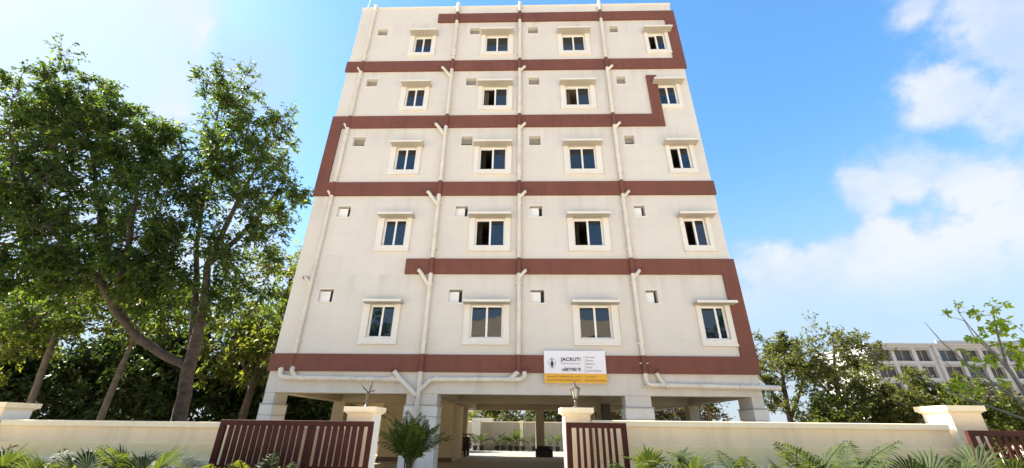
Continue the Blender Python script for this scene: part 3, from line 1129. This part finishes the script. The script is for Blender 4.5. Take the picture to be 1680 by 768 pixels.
# the big tree behind the left wall
T = 12.5
limbs = [
    ([(-9.75, T, -.1), (-9.82, T, 1.7), (-9.97, T, 2.68), (-10.08, T, 3.56), (-10.18, T-.1, 5.08), (-10.45, T-.2, 6.34), (-10.39, T-.1, 7.7), (-10.31, T, 9.19), (-10.21, T+.2, 10.82), (-10.23, T+.3, 12.4)],
     [.22, .19, .175, .165, .12, .10, .085, .065, .045, .02]),
    ([(-10.08, T, 3.4), (-10.6, T+.2, 4.68), (-11.0, T+.3, 5.91), (-11.5, T+.3, 7.23), (-11.97, T+.2, 9.72), (-12.28, T, 12.01), (-12.7, T, 14.6)],
     [.11, .095, .085, .075, .055, .035, .015]),
    ([(-10.02, T, 3.15), (-11.0, T-.1, 3.55), (-11.9, T-.2, 4.05), (-12.87, T-.3, 4.87), (-13.64, T-.4, 5.8), (-14.57, T-.5, 6.33), (-16.02, T-.8, 6.66), (-17.37, T-1, 6.9), (-18.9, T-1.2, 7.1)],
     [.13, .125, .12, .11, .10, .08, .06, .045, .02]),
    ([(-13.64, T-.4, 5.8), (-14.4, T, 7.23), (-15.6, T, 8.95), (-16.8, T, 11.15), (-18.4, T, 13.4)], [.10, .09, .07, .05, .02]),
    ([(-14.57, T-.5, 6.33), (-16.0, T-1, 7.9), (-17.6, T-1.2, 9.6), (-18.8, T-1.2, 11.2)], [.1, .09, .06, .03]),
    ([(-12.87, T-.3, 4.87), (-12.7, T-.8, 6.5), (-13.0, T-1, 8.3), (-13.8, T-.8, 10.2)], [.1, .09, .06, .03]),
    ([(-10.45, T-.2, 6.34), (-9.7, T-.2, 7.4), (-9.2, T, 8.7), (-8.9, T, 9.8)], [.09, .075, .05, .02]),
]
ells = [((-12.41, T, 13.9), (1.0, 1.1, 1.7), 24), ((-10.3, T, 11.7), (1.3, 1.3, 1.7), 26), ((-9.35, T, 9.2), (1.25, 1.3, 1.5), 26),
        ((-11.54, T, 10.3), (1.4, 1.3, 1.9), 34), ((-18.4, 12, 13.7), (1.9, 1.6, 1.6), 40), ((-18.8, 11.5, 11.9), (2.1, 1.7, 2.0), 44),
        ((-16.2, T, 12.0), (1.4, 1.5, 1.9), 36), ((-16.1, 12, 9.3), (2.7, 1.8, 2.0), 64), ((-17.0, 11, 8.2), (2.4, 1.5, 2.0), 46),
        ((-12.4, 12, 7.6), (1.7, 1.5, 2.0), 44), ((-15.5, 11.8, 6.6), (2.8, 1.7, 1.2), 50), ((-9.6, T, 6.9), (1.3, 1.3, 1.4), 20), ((-14, 12, 10.6), (1.2, 1.3, 1.7), 28),
        ((-20.5, 12, 9.5), (2.2, 1.6, 3.5), 44), ((-13.5, T+1, 5.4), (2.6, 1.2, 1.3), 16), ((-17.5, T+1, 5.2), (2.6, 1.2, 1.2), 20), ((-9.5, T+.4, 5.4), (1.2, 1.0, 1.1), 16), ((-12.6, T-.9, 6.0), (1.6, .8, 1.1), 20), ((-15.0, T-1.1, 5.6), (1.8, .8, .8), 16), ((-11.3, T-.6, 5.4), (.9, .7, .9), 9)]
tree('shade_tree', 'big spreading leafy tree with forked trunk rising behind the left wall', 'tree', (-9.75, T, 0), limbs, [(c_, r_, int(n_*1.15)) for c_, r_, n_ in ells], .165, leaf_big, bark_m,
     clump_r=.58, twigs=11, per_twig=12, droop=.35)

# slender leaning trees and the dark thicket behind them
tree('leaning_tree', 'slender pale trunked tree leaning right at the far left behind the wall', 'tree', (-17.2, 15, 0),
     [trunk_only((-17.1, 15, -.1), (-17.6, 15, 5.2), .13, .07, .1)], [((-18.2, 15, 5.9), (2.0, 1.4, 1.1), 36), ((-20, 15.5, 4.8), (1.8, 1.2, 1.6), 34)], .2, leaf_sun, pale_bark_m, twigs=10, per_twig=10, clump_r=.6)
tree('leaning_tree', 'slender pale trunked tree leaning right between the far left tree and the forked trunk', 'tree', (-14.5, 15, 0),
     [trunk_only((-14.55, 15, -.1), (-14.5, 15, 5.0), .12, .06, .08)], [((-14.6, 15.2, 5.7), (2.1, 1.4, 1.0), 40)], .2, leaf_sun, pale_bark_m, twigs=10, per_twig=10, clump_r=.6)
thick = [((-22, 18, 3.2), 3.0, 3.6), ((-18.4, 18.5, 3.2), 2.5, 3.6), ((-15.2, 18, 3.2), 2.3, 3.6), ((-12.2, 18.5, 3.1), 2.1, 3.4), ((-9.8, 19.5, 3.1), 1.8, 3.3)]
thick_l = ['dark leafy bush at the far left below the pale leaning trunk', 'dark leafy bush between the two pale leaning trunks', 'dark leafy bush right of the second leaning trunk',
           'dark leafy bush just behind the forked trunk', 'dark leafy bush beside the left corner column']
for (c, rx, h_), l_ in zip(thick, thick_l):
    tree('thicket_bush', l_, 'bush', (c[0], c[1], 0), [trunk_only((c[0]-.5, c[1], -.1), (c[0]-.7, c[1], 3), .08, .03), trunk_only((c[0]+.6, c[1], -.1), (c[0]+.9, c[1], 3), .08, .03)],
         [((c[0], c[1], c[2]), (rx, 1.4, h_*.85), 165)], .23, leaf_dark, bark_m, clump_r=.7, twigs=10, per_twig=10, group='dark bushes behind the left wall', shell=.3, aspect=.5)
tree('garden_tree', 'light green leafy tree against the left edge of the building', 'tree', (-10.6, 16.5, 0),
     [([(-10.6, 16.5, -.1), (-10.5, 16.5, 3), (-10.2, 16.4, 5), (-9.9, 16.3, 7.6)], [.16, .13, .09, .03]), ([(-10.5, 16.5, 3), (-9.7, 16.3, 4.2), (-9.2, 16.2, 5.4)], [.08, .06, .03]),
      ([(-10.5, 16.5, 3), (-11.6, 16.6, 4.4), (-12.2, 16.6, 5.8)], [.08, .06, .03])],
     [((-9.9, 16.4, 7.0), (1.3, 1.2, 1.5), 26), ((-9.5, 16.4, 4.6), (1.8, 1.3, 2.3), 80), ((-11.6, 16.6, 4.6), (1.6, 1.2, 1.9), 40)], .19, leaf_sun, bark_m, twigs=10, per_twig=10)
for (bx, by, hh, w_, l_) in ((-5.6, 27.2, 3.5, 1.6, 'tree crown over the rear wall seen through the left bay'), (-9.2, 25.5, 3.6, 2.2, 'leafy tree by the rear wall seen past the left column'), (-10.6, 21.8, 3.6, 1.9, 'leafy tree beside the left flank of the stilts'),
                             (-7.0, 28.0, 3.6, 2.0, 'leafy tree at the left rear corner behind the stilts'),
                             (-2.2, 33, 4.6, 2.6, 'green tree behind the rear wall, leftmost through the passage'), (1.5, 33.5, 4.4, 2.2, 'green tree behind the rear wall at the middle of the passage'),
                             (5.0, 33, 4.4, 2.4, 'dusty tree behind the rear wall seen through the right bay'), (9.0, 31.5, 4.2, 2.2, 'dusty green tree seen between the right columns'), (12.0, 31.5, 4.4, 2.2, 'dusty tree seen just left of the right corner column'),
                             (7.0, 34.5, 4.6, 2.4, 'far green tree seen low between the right columns')):
    tree('rear_tree', l_, 'tree', (bx, by, 0), [trunk_only((bx, by, -.1), (bx+.1, by, hh*.8), .15, .05)], [((bx, by, hh*.6), (w_, w_*.7, hh*.5), 80)], .24,
         leaf_dry if bx > 4 else leaf_mid, bark_m, clump_r=.6, twigs=8, per_twig=8, group='trees behind the rear wall', shell=.35)

# right hand side
tree('roadside_tree', 'slim dark leafy tree standing next to the right corner of the building', 'tree', (14.8, 25, 0),
     [([(14.77, 25, -.1), (14.77, 25, 2.2), (14.9, 25, 4.0), (15.1, 25, 5.6)], [.2, .15, .11, .04]), ([(14.77, 25, 2.2), (15.7, 25, 3.6), (16.4, 25, 4.8)], [.1, .08, .03]), ([(14.8, 25, 2.6), (14.0, 25, 3.8), (13.6, 25, 4.8)], [.09, .06, .03])],
     [((14.6, 25, 5.0), (1.7, 1.4, 1.5), 40), ((16.4, 25, 4.6), (1.2, 1.2, 1.4), 24), ((14.2, 25, 3.3), (1.5, 1.2, .9), 20), ((15.6, 25, 6.2), (.9, .9, .7), 10)], .2, leaf_mid, bark_m, twigs=9, per_twig=9, clump_r=.55)
tree('roadside_tree', 'tall airy tree with open crown behind the dense bushes', 'tree', (19.9, 28, 0),
     [([(19.6, 28, -.1), (19.8, 28, 3.0), (20.2, 28, 5.2), (20.8, 28, 7.6)], [.22, .17, .1, .03]), ([(19.8, 28, 3), (21.4, 28, 4.8), (22.4, 28, 6.2)], [.12, .08, .03]), ([(19.8, 28, 3.2), (18.6, 28, 5.0), (18.2, 28, 6.2)], [.1, .07, .03])],
     [((20.6, 28, 7.0), (1.6, 1.2, 1.3), 20), ((22.4, 28, 6.1), (1.5, 1.2, 1.2), 26), ((18.6, 28, 6.0), (1.5, 1.2, 1.3), 28), ((20.4, 28, 5.0), (2.2, 1.2, 1.2), 30)], .22, leaf_mid, pale_bark_m, twigs=9, per_twig=8, clump_r=.6)
for (c, rr, n, lm, l_) in [((16.4, 24, 2.4), (1.6, 1.3, 1.7), 70, leaf_sun, 'yellow green bush below the airy tree by the right wall'),
                           ((19.0, 24.5, 2.8), (2.0, 1.4, 2.6), 110, leaf_mid, 'largest dense dark green bush behind the right wall'),
                           ((21.6, 25, 2.7), (2.0, 1.4, 2.5), 100, leaf_mid, 'dense olive bush in front of the grey building'),
                           ((23.3, 23, 2.4), (1.8, 1.2, 1.9), 70, leaf_sun, 'low bright green bush left of the wide capped pillar'),
                           ((25.4, 24, 2.3), (1.9, 1.2, 1.9), 62, leaf_dry, 'dry brownish bush behind the wide capped pillar'),
                           ((28.0, 23.5, 2.1), (2.2, 1.2, 1.9), 64, leaf_dry, 'dry twiggy bush at the right edge under the lime leaved tree')]:
    tree('hedge_bush', l_, 'bush', (c[0], c[1], 0), [trunk_only((c[0]-.3, c[1], -.1), (c[0]-.5, c[1], 2), .08, .03), trunk_only((c[0]+.3, c[1], -.1), (c[0]+.6, c[1], 2), .07, .03)],
         [(c, rr, n)], .19, lm, bark_m, clump_r=.55, twigs=9, per_twig=9, group='bushes behind the right wall', shell=.4, aspect=.5)
# the sparse lime-leaved tree at the right edge
lt = 14.0
tree('sparse_tree', 'sparse young tree with bare branches and lime green leaf tufts at the right edge', 'tree', (15.9, lt, 0),
     [([(16.0, lt, -.1), (15.9, lt, 1.6), (15.75, lt, 2.6), (15.6, lt, 3.6), (15.8, lt, 4.6), (16.1, lt, 5.6)], [.09, .075, .06, .042, .028, .01]),
      ([(15.8, lt, 2.2), (15.1, lt, 2.9), (14.5, lt, 3.5), (13.9, lt, 4.3), (13.6, lt, 5.0)], [.04, .034, .026, .017, .006]),
      ([(15.7, lt, 3.0), (15.2, lt-.2, 3.9), (14.8, lt-.2, 4.8), (14.6, lt-.2, 5.5)], [.035, .024, .015, .005]),
      ([(15.9, lt, 1.8), (15.0, lt+.3, 2.3), (14.1, lt+.4, 2.7), (13.2, lt+.4, 3.3)], [.036, .03, .02, .006]),
      ([(15.0, lt+.1, 3.0), (14.2, lt+.1, 3.3), (13.5, lt, 3.9)], [.022, .015, .005]),
      ([(15.6, lt, 3.6), (15.0, lt, 4.5), (14.9, lt, 5.3)], [.025, .015, .005]),
      ([(15.75, lt, 2.8), (16.4, lt, 3.6), (17.0, lt, 4.8)], [.045, .03, .01])],
     [((15.0, lt, 3.6), (.9, .5, .5), 7), ((16.2, lt, 5.0), (.7, .5, .8), 9), ((15.2, lt, 4.4), (.9, .5, .5), 8), ((16.4, lt, 3.9), (.7, .5, .7), 9), ((14.9, lt, 5.2), (.5, .4, .4), 3), ((14.2, lt+.2, 2.9), (.7, .4, .3), 4)], .15, leaf_lime, grey_bark_m,
     clump_r=.22, twigs=4, per_twig=7, aspect=.6)


# palms --------------------------------------------------------------------
def fan_frond(seed, n=17, L=.42, spread=2.5, pet=.5):
    rd = random.Random(seed)
    mb = MB()
    # petiole along +X rising, blade fans around the end
    pp = [(0, 0, 0), (pet*.4, 0, pet*.42), (pet*.8, 0, pet*.72)]
    mb.tube(pp, [.010, .008, .006], 4)
    o = Vector(pp[-1])
    ax = Vector((.75, 0, .66)).normalized()
    side = Vector((0, 1, 0))
    nrm = ax.cross(side)
    for i in range(n):
        a = (i/(n-1)-.5)*spread
        d = (ax*math.cos(a)+side*math.sin(a)+nrm*(.22*math.cos(a*1.5)-.1)).normalized()
        s = d.cross(nrm).normalized()
        l = L*(1-.22*abs(a)/(spread/2))*rd.uniform(.9, 1.08)
        w = .019
        p0, p1 = o, o+d*l*.6
        p2 = o+d*l+Vector((0, 0, -l*.16*rd.uniform(.3, 1.6)))
        fold = nrm*.006
        mb.add([p0, p1+s*w, p2, p1-s*w, p1+fold], [(0, 4, 1), (1, 4, 2), (0, 3, 4), (3, 2, 4)])
    return mb


def pinnate_frond(seed, L=1.0, n=22, leafl=.3, arch=.5, w=.016):
    rd = random.Random(seed)
    mb = MB()
    pts = []
    for i in range(9):
        t = i/8
        an = R(68)-arch*2.0*t
        if i == 0:
            pts.append(Vector((0, 0, 0)))
        else:
            pts.append(pts[-1]+Vector((math.cos(an), 0, math.sin(an)))*L/8)
    mb.tube(pts, list(np.linspace(.012, .003, 9)), 4)
    for i in range(n):
        t = .22+.78*i/(n-1)
        k = min(int(t*8), 7)
        p = pts[k].lerp(pts[k+1], t*8-k)
        d = (pts[k+1]-pts[k]).normalized()
        for sgn in (-1, 1):
            l = leafl*(math.sin(PI*min(.97, .18+.8*t))**.7)*rd.uniform(.85, 1.1)
            dd = (d*.62+Vector((0, sgn, 0))*.78+Vector((0, 0, .18*rd.uniform(-.5, 1.2)))).normalized()
            up = dd.cross(d*sgn).normalized()
            s = dd.cross(up).normalized()
            p1 = p+dd*l*.5
            p2 = p+dd*l+Vector((0, 0, -l*.25))
            mb.add([p, p1+s*w, p2, p1-s*w], [(0, 1, 2, 3)])
    return mb


FAN = [fan_frond(i, 15+i, .40+.03*i, 2.1+.25*i).mesh('frond', leaf_palm) for i in range(4)]
PIN = [pinnate_frond(i, .95+.08*i, 20, .3, .42+.1*i).mesh('frond', leaf_palm) for i in range(4)]
leaf_areca = leaf_mat('areca_leaves', (.03, .055, .014), (.085, .12, .025), .4, .35)
ARE = [pinnate_frond(20+i, 1.02+.1*i, 26, .27, .18+.11*i, .017).mesh('frond', leaf_areca) for i in range(4)]
leaf_yel = leaf_mat('yellowish_palm_leaves', (.04, .06, .013), (.095, .11, .02), .4, .5)
PYL = [pinnate_frond(40+i, .75, 22, .26, .25+.1*i, .014).mesh('frond', leaf_yel) for i in range(3)]
rd = random.Random(5)


def palm(name, label, cat, loc, kinds, n, sc, group=None, stem_h=.15, stem_r=.04, tilt=(-.1, .7), stem_mat=None, pot=None, stems=1, twist=0.0):
    e = empty(name, loc)
    tag(e, label, cat, group)
    x, y, z = loc
    sm = MB()
    for s in range(stems):
        ox, oy = (0, 0) if stems == 1 else (rd.uniform(-.09, .09), rd.uniform(-.09, .09))
        sm.tube([(x+ox*.4, y+oy*.4, z), (x+ox, y+oy, z+stem_h*.6), (x+ox*1.2, y+oy*1.2, z+stem_h)], [stem_r, stem_r*.85, stem_r*.7], 7)
    sm.build('stem', stem_mat or bark_m, e)
    if pot:
        MB().lathe(x, y, [(pot*.72, z-.001), (pot*.8, z+.02), (pot, z+pot*1.5), (pot*1.06, z+pot*1.52), (pot*1.06, z+pot*1.7), (pot*.9, z+pot*1.7), (pot*.88, z+pot*1.5)], 12).build('pot', black_m, e, smooth=True)
    a0 = rd.uniform(0, 6.28)
    for i in range(n):
        a = a0+2*PI*i/n+rd.uniform(-.25, .25)
        t = rd.uniform(*tilt)
        k = sc*rd.uniform(.8, 1.15)
        share('frond', kinds[rd.randrange(len(kinds))], e, (rd.uniform(-.05, .05), rd.uniform(-.05, .05), stem_h*(.9 if stems == 1 else rd.uniform(.6, 1))), (rd.uniform(-twist, twist), t, a), (k, k, k))
    return e


BZ0 = .42
left_x = [-8.6, -8.0, -7.45, -6.9, -6.4, -5.9, -5.4]
for i, x in enumerate(left_x):
    palm('fan_palm', ['fan palm at the left edge of the frame below the far left pillar', 'second fan palm from the left edge before the cream wall',
                      'third fan palm from the left edge before the cream wall', 'fourth fan palm from the left edge, at the middle of the left wall',
                      'fan palm third to the left of the red gate', 'fan palm second to the left of the red gate', 'fan palm nearest the left end of the red gate'][i], 'palm',
         (x, 6.95+rd.uniform(-.15, .15), BZ0), FAN+PIN[:1], 9, rd.uniform(.85, 1.05), 'palms planted along the front wall', stem_h=.16, tilt=(-.25, .55), twist=.5)
for i, x in enumerate((-4.75, -4.1, -3.55)):
    palm('bushy_palm', ['yellowish feather palm in front of the left end of the red gate', 'yellowish feather palm before the middle of the red gate', 'dark feather palm before the right part of the left gate'][i], 'palm',
         (x, 7.05, BZ0), PYL if i < 2 else PIN, 11, [.85, .95, .7][i], 'palms planted before the left gate', stem_h=.12, tilt=(-.35, .4), twist=.4)
right_x = [1.95, 2.4, 2.85, 3.3, 3.75, 4.2, 4.65, 5.1, 5.55, 6.0, 6.45, 6.9, 7.25]
rl = ['feather palm touching the right gate at the left end of the right wall', 'second feather palm right of the right gate', 'third feather palm right of the right gate', 'fourth feather palm right of the right gate',
      'fifth feather palm right of the right gate', 'feather palm just left of the middle of the right wall', 'large arching palm at the middle of the right wall', 'fan palm just right of the middle of the right wall', 'fan palm fifth to the left of the wide pillar',
      'fan palm fourth to the left of the wide pillar', 'fan palm third to the left of the wide pillar', 'fan palm second to the left of the wide pillar', 'fan palm nearest the wide pillar']
for i, x in enumerate(right_x):
    fan = i > 6
    palm('fan_palm' if fan else 'feather_palm', rl[i], 'palm', (x, 6.95+rd.uniform(-.15, .15), BZ0), (FAN+PIN[1:2] if fan else PIN+FAN[:1]), 10, rd.uniform(.85, 1.05) if fan else rd.uniform(.92, 1.1),
         'palms planted along the front wall', stem_h=rd.uniform(.14, .24), tilt=(-.35, .5), twist=.6)
palm('feather_palm', 'dark palm standing before the slats of the right gate', 'palm', (1.35, 7.1, BZ0), PIN, 8, .72, 'palms planted along the front wall', stem_h=.12, tilt=(-.4, .35))
# tall areca by the stilt column
ar = palm('areca_palm', 'tall bushy areca palm in the driveway before the second stilt column', 'palm', (-2.47, 10.0, FLOOR), ARE, 44, .86, None, stem_h=.62, stem_r=.022, tilt=(-.42, .12), stem_mat=pale_bark_m, pot=.2, stems=6, twist=.35)

# low ground cover in the planting beds (nobody could count it)
for x0, x1, nn, dens in ((-11.5, -2.75, 1700, .54), (.75, 9.5, 900, .4)):
    P = np.stack([rng.uniform(x0, x1, nn*4), rng.uniform(6.45, 6.95, nn*4), BZ0+rng.random(nn*4)**.7*dens], 1)
    D = rng.normal(size=P.shape)*.7+np.array([0, -.1, .6])
    D /= np.linalg.norm(D, axis=1)[:, None]
    o = leaf_cloud('ground_cover', P, D, .07+.06*rng.random(len(P)), leaf_hedge, None, aspect=.55)
    tag(o, kind='stuff')
    o['label'] = 'low leafy ground cover in the planting bed ' + ('left of the driveway' if x0 < 0 else 'right of the driveway')
    o['category'] = 'ground cover'

# ------------------------------------------------------------------ rear yard seen through the passage
def rear_wall(x0, x1, label):
    e = empty('rear_wall', ((x0+x1)/2, 29.5, 0))
    tag(e, label, 'wall')
    MB().box(x0, x1, 29.5, 29.7, -.1, 1.96).build('wall_body', mat('grey_cream_plaster', (.36, .325, .25), .9, .1, 1, .2, 30, .1), e)
    MB().box(x0, x1, 29.47, 29.73, 1.96, 2.02).build('coping', cwall_trim_m, e)
    for k in range(int((x1-x0)/3.1)+1):
        x = x0+.9+k*3.1
        if x < x1:
            MB().box(x-.1, x+.1, 29.4, 29.5, -.1, 2.08).build('pier', cwall_trim_m, e)


rear_wall(-13.4, 13.4, 'cream rear boundary wall with piers seen through the stilt passage')
wp = empty('white_pier', (-3.1, 29.1, FLOOR))
tag(wp, 'white pier with a white box on top beside the rear wall', 'pier')
MB().box(-3.31, -2.75, 28.9, 29.3, FLOOR, 2.0).build('shaft', white_m, wp)
MB().box(-3.31, -1.95, 28.85, 29.35, 2.0, 2.2).build('top_box', white_m, wp)
for i, px_ in enumerate((-3.0, -2.58, -1.62, -1.23, -.77, -.38, .0, .7, 1.73, 2.16)):
    palm('potted_palm', ['potted palm at the left end of the rear wall row', 'potted palm just right of the white pier', 'third potted palm from the white pier', 'fourth potted palm from the white pier',
                         'potted palm left of the tallest in the rear row', 'tallest potted palm at the middle of the rear row', 'small potted palm right of the tallest', 'potted palm just left of the right rear column',
                         'potted palm just right of the right rear column', 'last potted palm at the right of the rear row'][i], 'potted palm',
         (px_, 28.6+rd.uniform(-.1, .1), FLOOR), PIN, 8, [.75, .9, .9, .72, .75, 1.05, .6, .6, .8, .8][i], 'potted palms along the rear wall', stem_h=.42, stem_r=.025, tilt=(-.3, .5), pot=.15)
# things standing under the stilts
mb_ = empty('meter_box', (3.12, 16.86, 1.95))
tag(mb_, 'dark meter box fixed on a stilt column behind the right gate lantern', 'box')
MB().box(2.98, 3.30, 16.72, 16.9, 1.93, 2.46).build('case', black_m, mb_, bevel=.01)
MB().box(3.0, 3.28, 16.708, 16.722, 1.96, 2.43).build('door', mat('dark_brown_steel', (.05, .035, .025), .4, .2, 5), mb_)
MB().tube([(3.14, 16.8, 2.46), (3.14, 16.85, 2.83)], .02, 6).build('conduit', metal_m, mb_)
sc_ = empty('parked_scooter', (-3.62, 21.6, FLOOR))
tag(sc_, 'dark scooter parked beside the stair room in the passage', 'scooter')
# small scooter seen end-on
sx, sy = -2.72, 22.2
sc_.location = (sx, sy, FLOOR)
for yy in (sy-.55, sy+.55):
    w_ = MB()
    w_.tube([(sx-.05, yy, FLOOR+.22), (sx+.05, yy, FLOOR+.22)], .22, 14)
    w_.build('wheel', black_m, sc_)
MB().box(sx-.16, sx+.16, sy-.1, sy+.6, FLOOR+.3, FLOOR+.62).build('body', mat('dark_red_paint', (.05, .015, .012), .3, .2, 4), sc_, bevel=.05)
MB().box(sx-.14, sx+.14, sy-.05, sy+.65, FLOOR+.62, FLOOR+.74).build('seat', black_m, sc_, bevel=.04)
MB().box(sx-.18, sx+.18, sy-.5, sy-.42, FLOOR+.25, FLOOR+.85).build('front_shield', mat('dark_red_paint', (.05, .015, .012)), sc_, bevel=.03)
MB().tube([(sx-.34, sy-.42, FLOOR+.98), (sx, sy-.48, FLOOR+.95), (sx+.34, sy-.42, FLOOR+.98)], .022, 6).tube([(sx, sy-.47, FLOOR+.8), (sx, sy-.48, FLOOR+.96)], .03, 6).build('handlebar', black_m, sc_)
cr_ = empty('storage_crate', (.98, 22.6, FLOOR))
tag(cr_, 'black crate with raised rim at the foot of the right rear column', 'crate')
cm = MB().box(.62, 1.45, 22.3, 22.8, FLOOR, FLOOR+.3)
cm.build('box', black_m, cr_, bevel=.02)
MB().box(.6, 1.47, 22.28, 22.82, FLOOR+.3, FLOOR+.36).box(.7, 1.36, 22.6, 22.75, FLOOR+.36, FLOOR+.48).build('lid', black_m, cr_, bevel=.02)
bn = empty('dustbin', (2.05, 20.4, FLOOR))
tag(bn, 'dark dustbin standing under the stilts just left of the right gate pillar', 'bin')
MB().lathe(2.05, 20.4, [(.2, FLOOR), (.25, FLOOR+.62), (.26, FLOOR+.64)], 12).build('body', black_m, bn, smooth=True)
MB().lathe(2.05, 20.4, [(.28, FLOOR+.645), (.28, FLOOR+.68), (.18, FLOOR+.75), (.03, FLOOR+.77)], 12).build('lid', black_m, bn, smooth=True)

# ------------------------------------------------------------------ far grey building at the right
fb = empty('office_building', (90, 92, 0))
tag(fb, 'pale grey concrete block with rows of dark window openings behind the right bushes', 'building')
fx0, fx1, fy0, fy1, fzt = 68.6, 128.0, 85.0, 100.0, 17.6
holes = []
cw = 4.3
n = int((fx1-fx0-1)/cw)
for r_, zz in enumerate((1.9, 5.05, 8.2, 11.35, 14.5)):
    for k in range(n):
        a = fx0+1.2+k*cw+(.0 if k % 3 else .15)
        b = a+(3.5 if k % 3 != 2 else 2.6)
        holes.append((a, b, zz, zz+2.15))
fm = MB()
pierced_wall(fm, fx0, fx1, -.1, fzt, fy0, holes, .6)
fm.add([(fx0, fy0, -.1), (fx0, fy1, -.1), (fx0, fy1, fzt), (fx0, fy0, fzt), (fx1, fy0, -.1), (fx1, fy1, -.1), (fx1, fy1, fzt), (fx1, fy0, fzt)],
       [(1, 0, 3, 2), (4, 5, 6, 7), (5, 1, 2, 6), (3, 7, 6, 2)])
fm.build('wall', grey_build_m, fb)
MB().box(fx0-.3, fx1+.3, fy0-.5, fy1+.3, fzt, fzt+.28).build('roof_slab', grey_build_m, fb)
for k in range(0, n+1, 3):
    x = fx0+.55+k*cw
    MB().box(x-.25, x+.25, fy0-.35, fy0+.01, -.1, fzt-.002).build('fin', grey_build_m, fb)
MB().box(fx0+14.5, fx1-.1, fy0-.1, fy0+.2, fzt+.285, fzt+.9).build('parapet', grey_build_m, fb)
for i, (a, b, c_, d_) in enumerate(holes):
    wo = MB()
    wo.add([(a, fy0+.59, c_), (b, fy0+.59, c_), (b, fy0+.59, d_), (a, fy0+.59, d_)], [(0, 1, 2, 3)])
    wo = wo.build('window', dark_open_m, fb)
    fr = MB()
    for q in (0, .5, 1):
        x = a+(b-a)*q
        fr.box(x-.04, x+.04, fy0+.5, fy0+.58, c_, d_)
    fr.box(a, b, fy0+.505, fy0+.575, c_+.02, c_+.1)
    fr.build('frame', grey_build_m, wo)
    if i % 3 == 1:
        MB().box(a+.1, (a+b)/2-.05, fy0+.53, fy0+.56, c_+.1, d_-.05).build('pane', glass_m, wo)
    MB().box(a-.1, b+.1, fy0-.22, fy0+.01, d_+.05, d_+.13).build('sunshade', grey_build_m, wo)

for (x, y, h_, l_) in ((-19, -21, 13, 'leafy tree across the road mirrored in the lowest left window'), (24, -21, 13, 'leafy tree across the road mirrored in the lowest right window')):
    tree('street_tree', l_, 'tree', (x, y, 0), [trunk_only((x, y, -.1), (x+.3, y, h_*.8), .3, .08)], [((x, y, h_*.68), (4.2, 2.5, h_*.36), 90)], .5,
         leaf_big, bark_m, clump_r=1.3, twigs=10, per_twig=8, shell=.4, aspect=.6)
# building across the road, mirrored in the lower panes
ob = empty('opposite_house', (0, -30, 0))
tag(ob, 'yellow cream house across the road facing the apartment block', 'building')
om = MB()
oh = [(x, x+1.4, z, z+1.4) for z in (1.2, 4.3, 7.4, 10.5) for x in (-6.8, -3.4, .6, 4.2, 7.6)]
pierced_wall(om, -9, 11, -.1, 14.0, 0, oh, -.25)
om.v = [(x, -26-y, z) for x, y, z in om.v]
om.f = [tuple(reversed(f)) for f in om.f]
om.add([(-9, -26, -.1), (-9, -36, -.1), (-9, -36, 14), (-9, -26, 14), (11, -26, -.1), (11, -36, -.1), (11, -36, 14), (11, -26, 14)],
       [(0, 1, 2, 3), (5, 4, 7, 6), (1, 5, 6, 2), (7, 3, 2, 6)])
om.build('wall', opp_m, ob)
for a, b, c_, d_ in oh:
    q = MB()
    q.box(a, b, -26.22, -26.2, c_, d_)
    q.build('window', glass_m, ob)
for z in (3.6, 6.7, 9.8):
    MB().box(-9.1, 11.1, -26.0, -25.1, z, z+.14).build('balcony_slab', opp_m, ob)
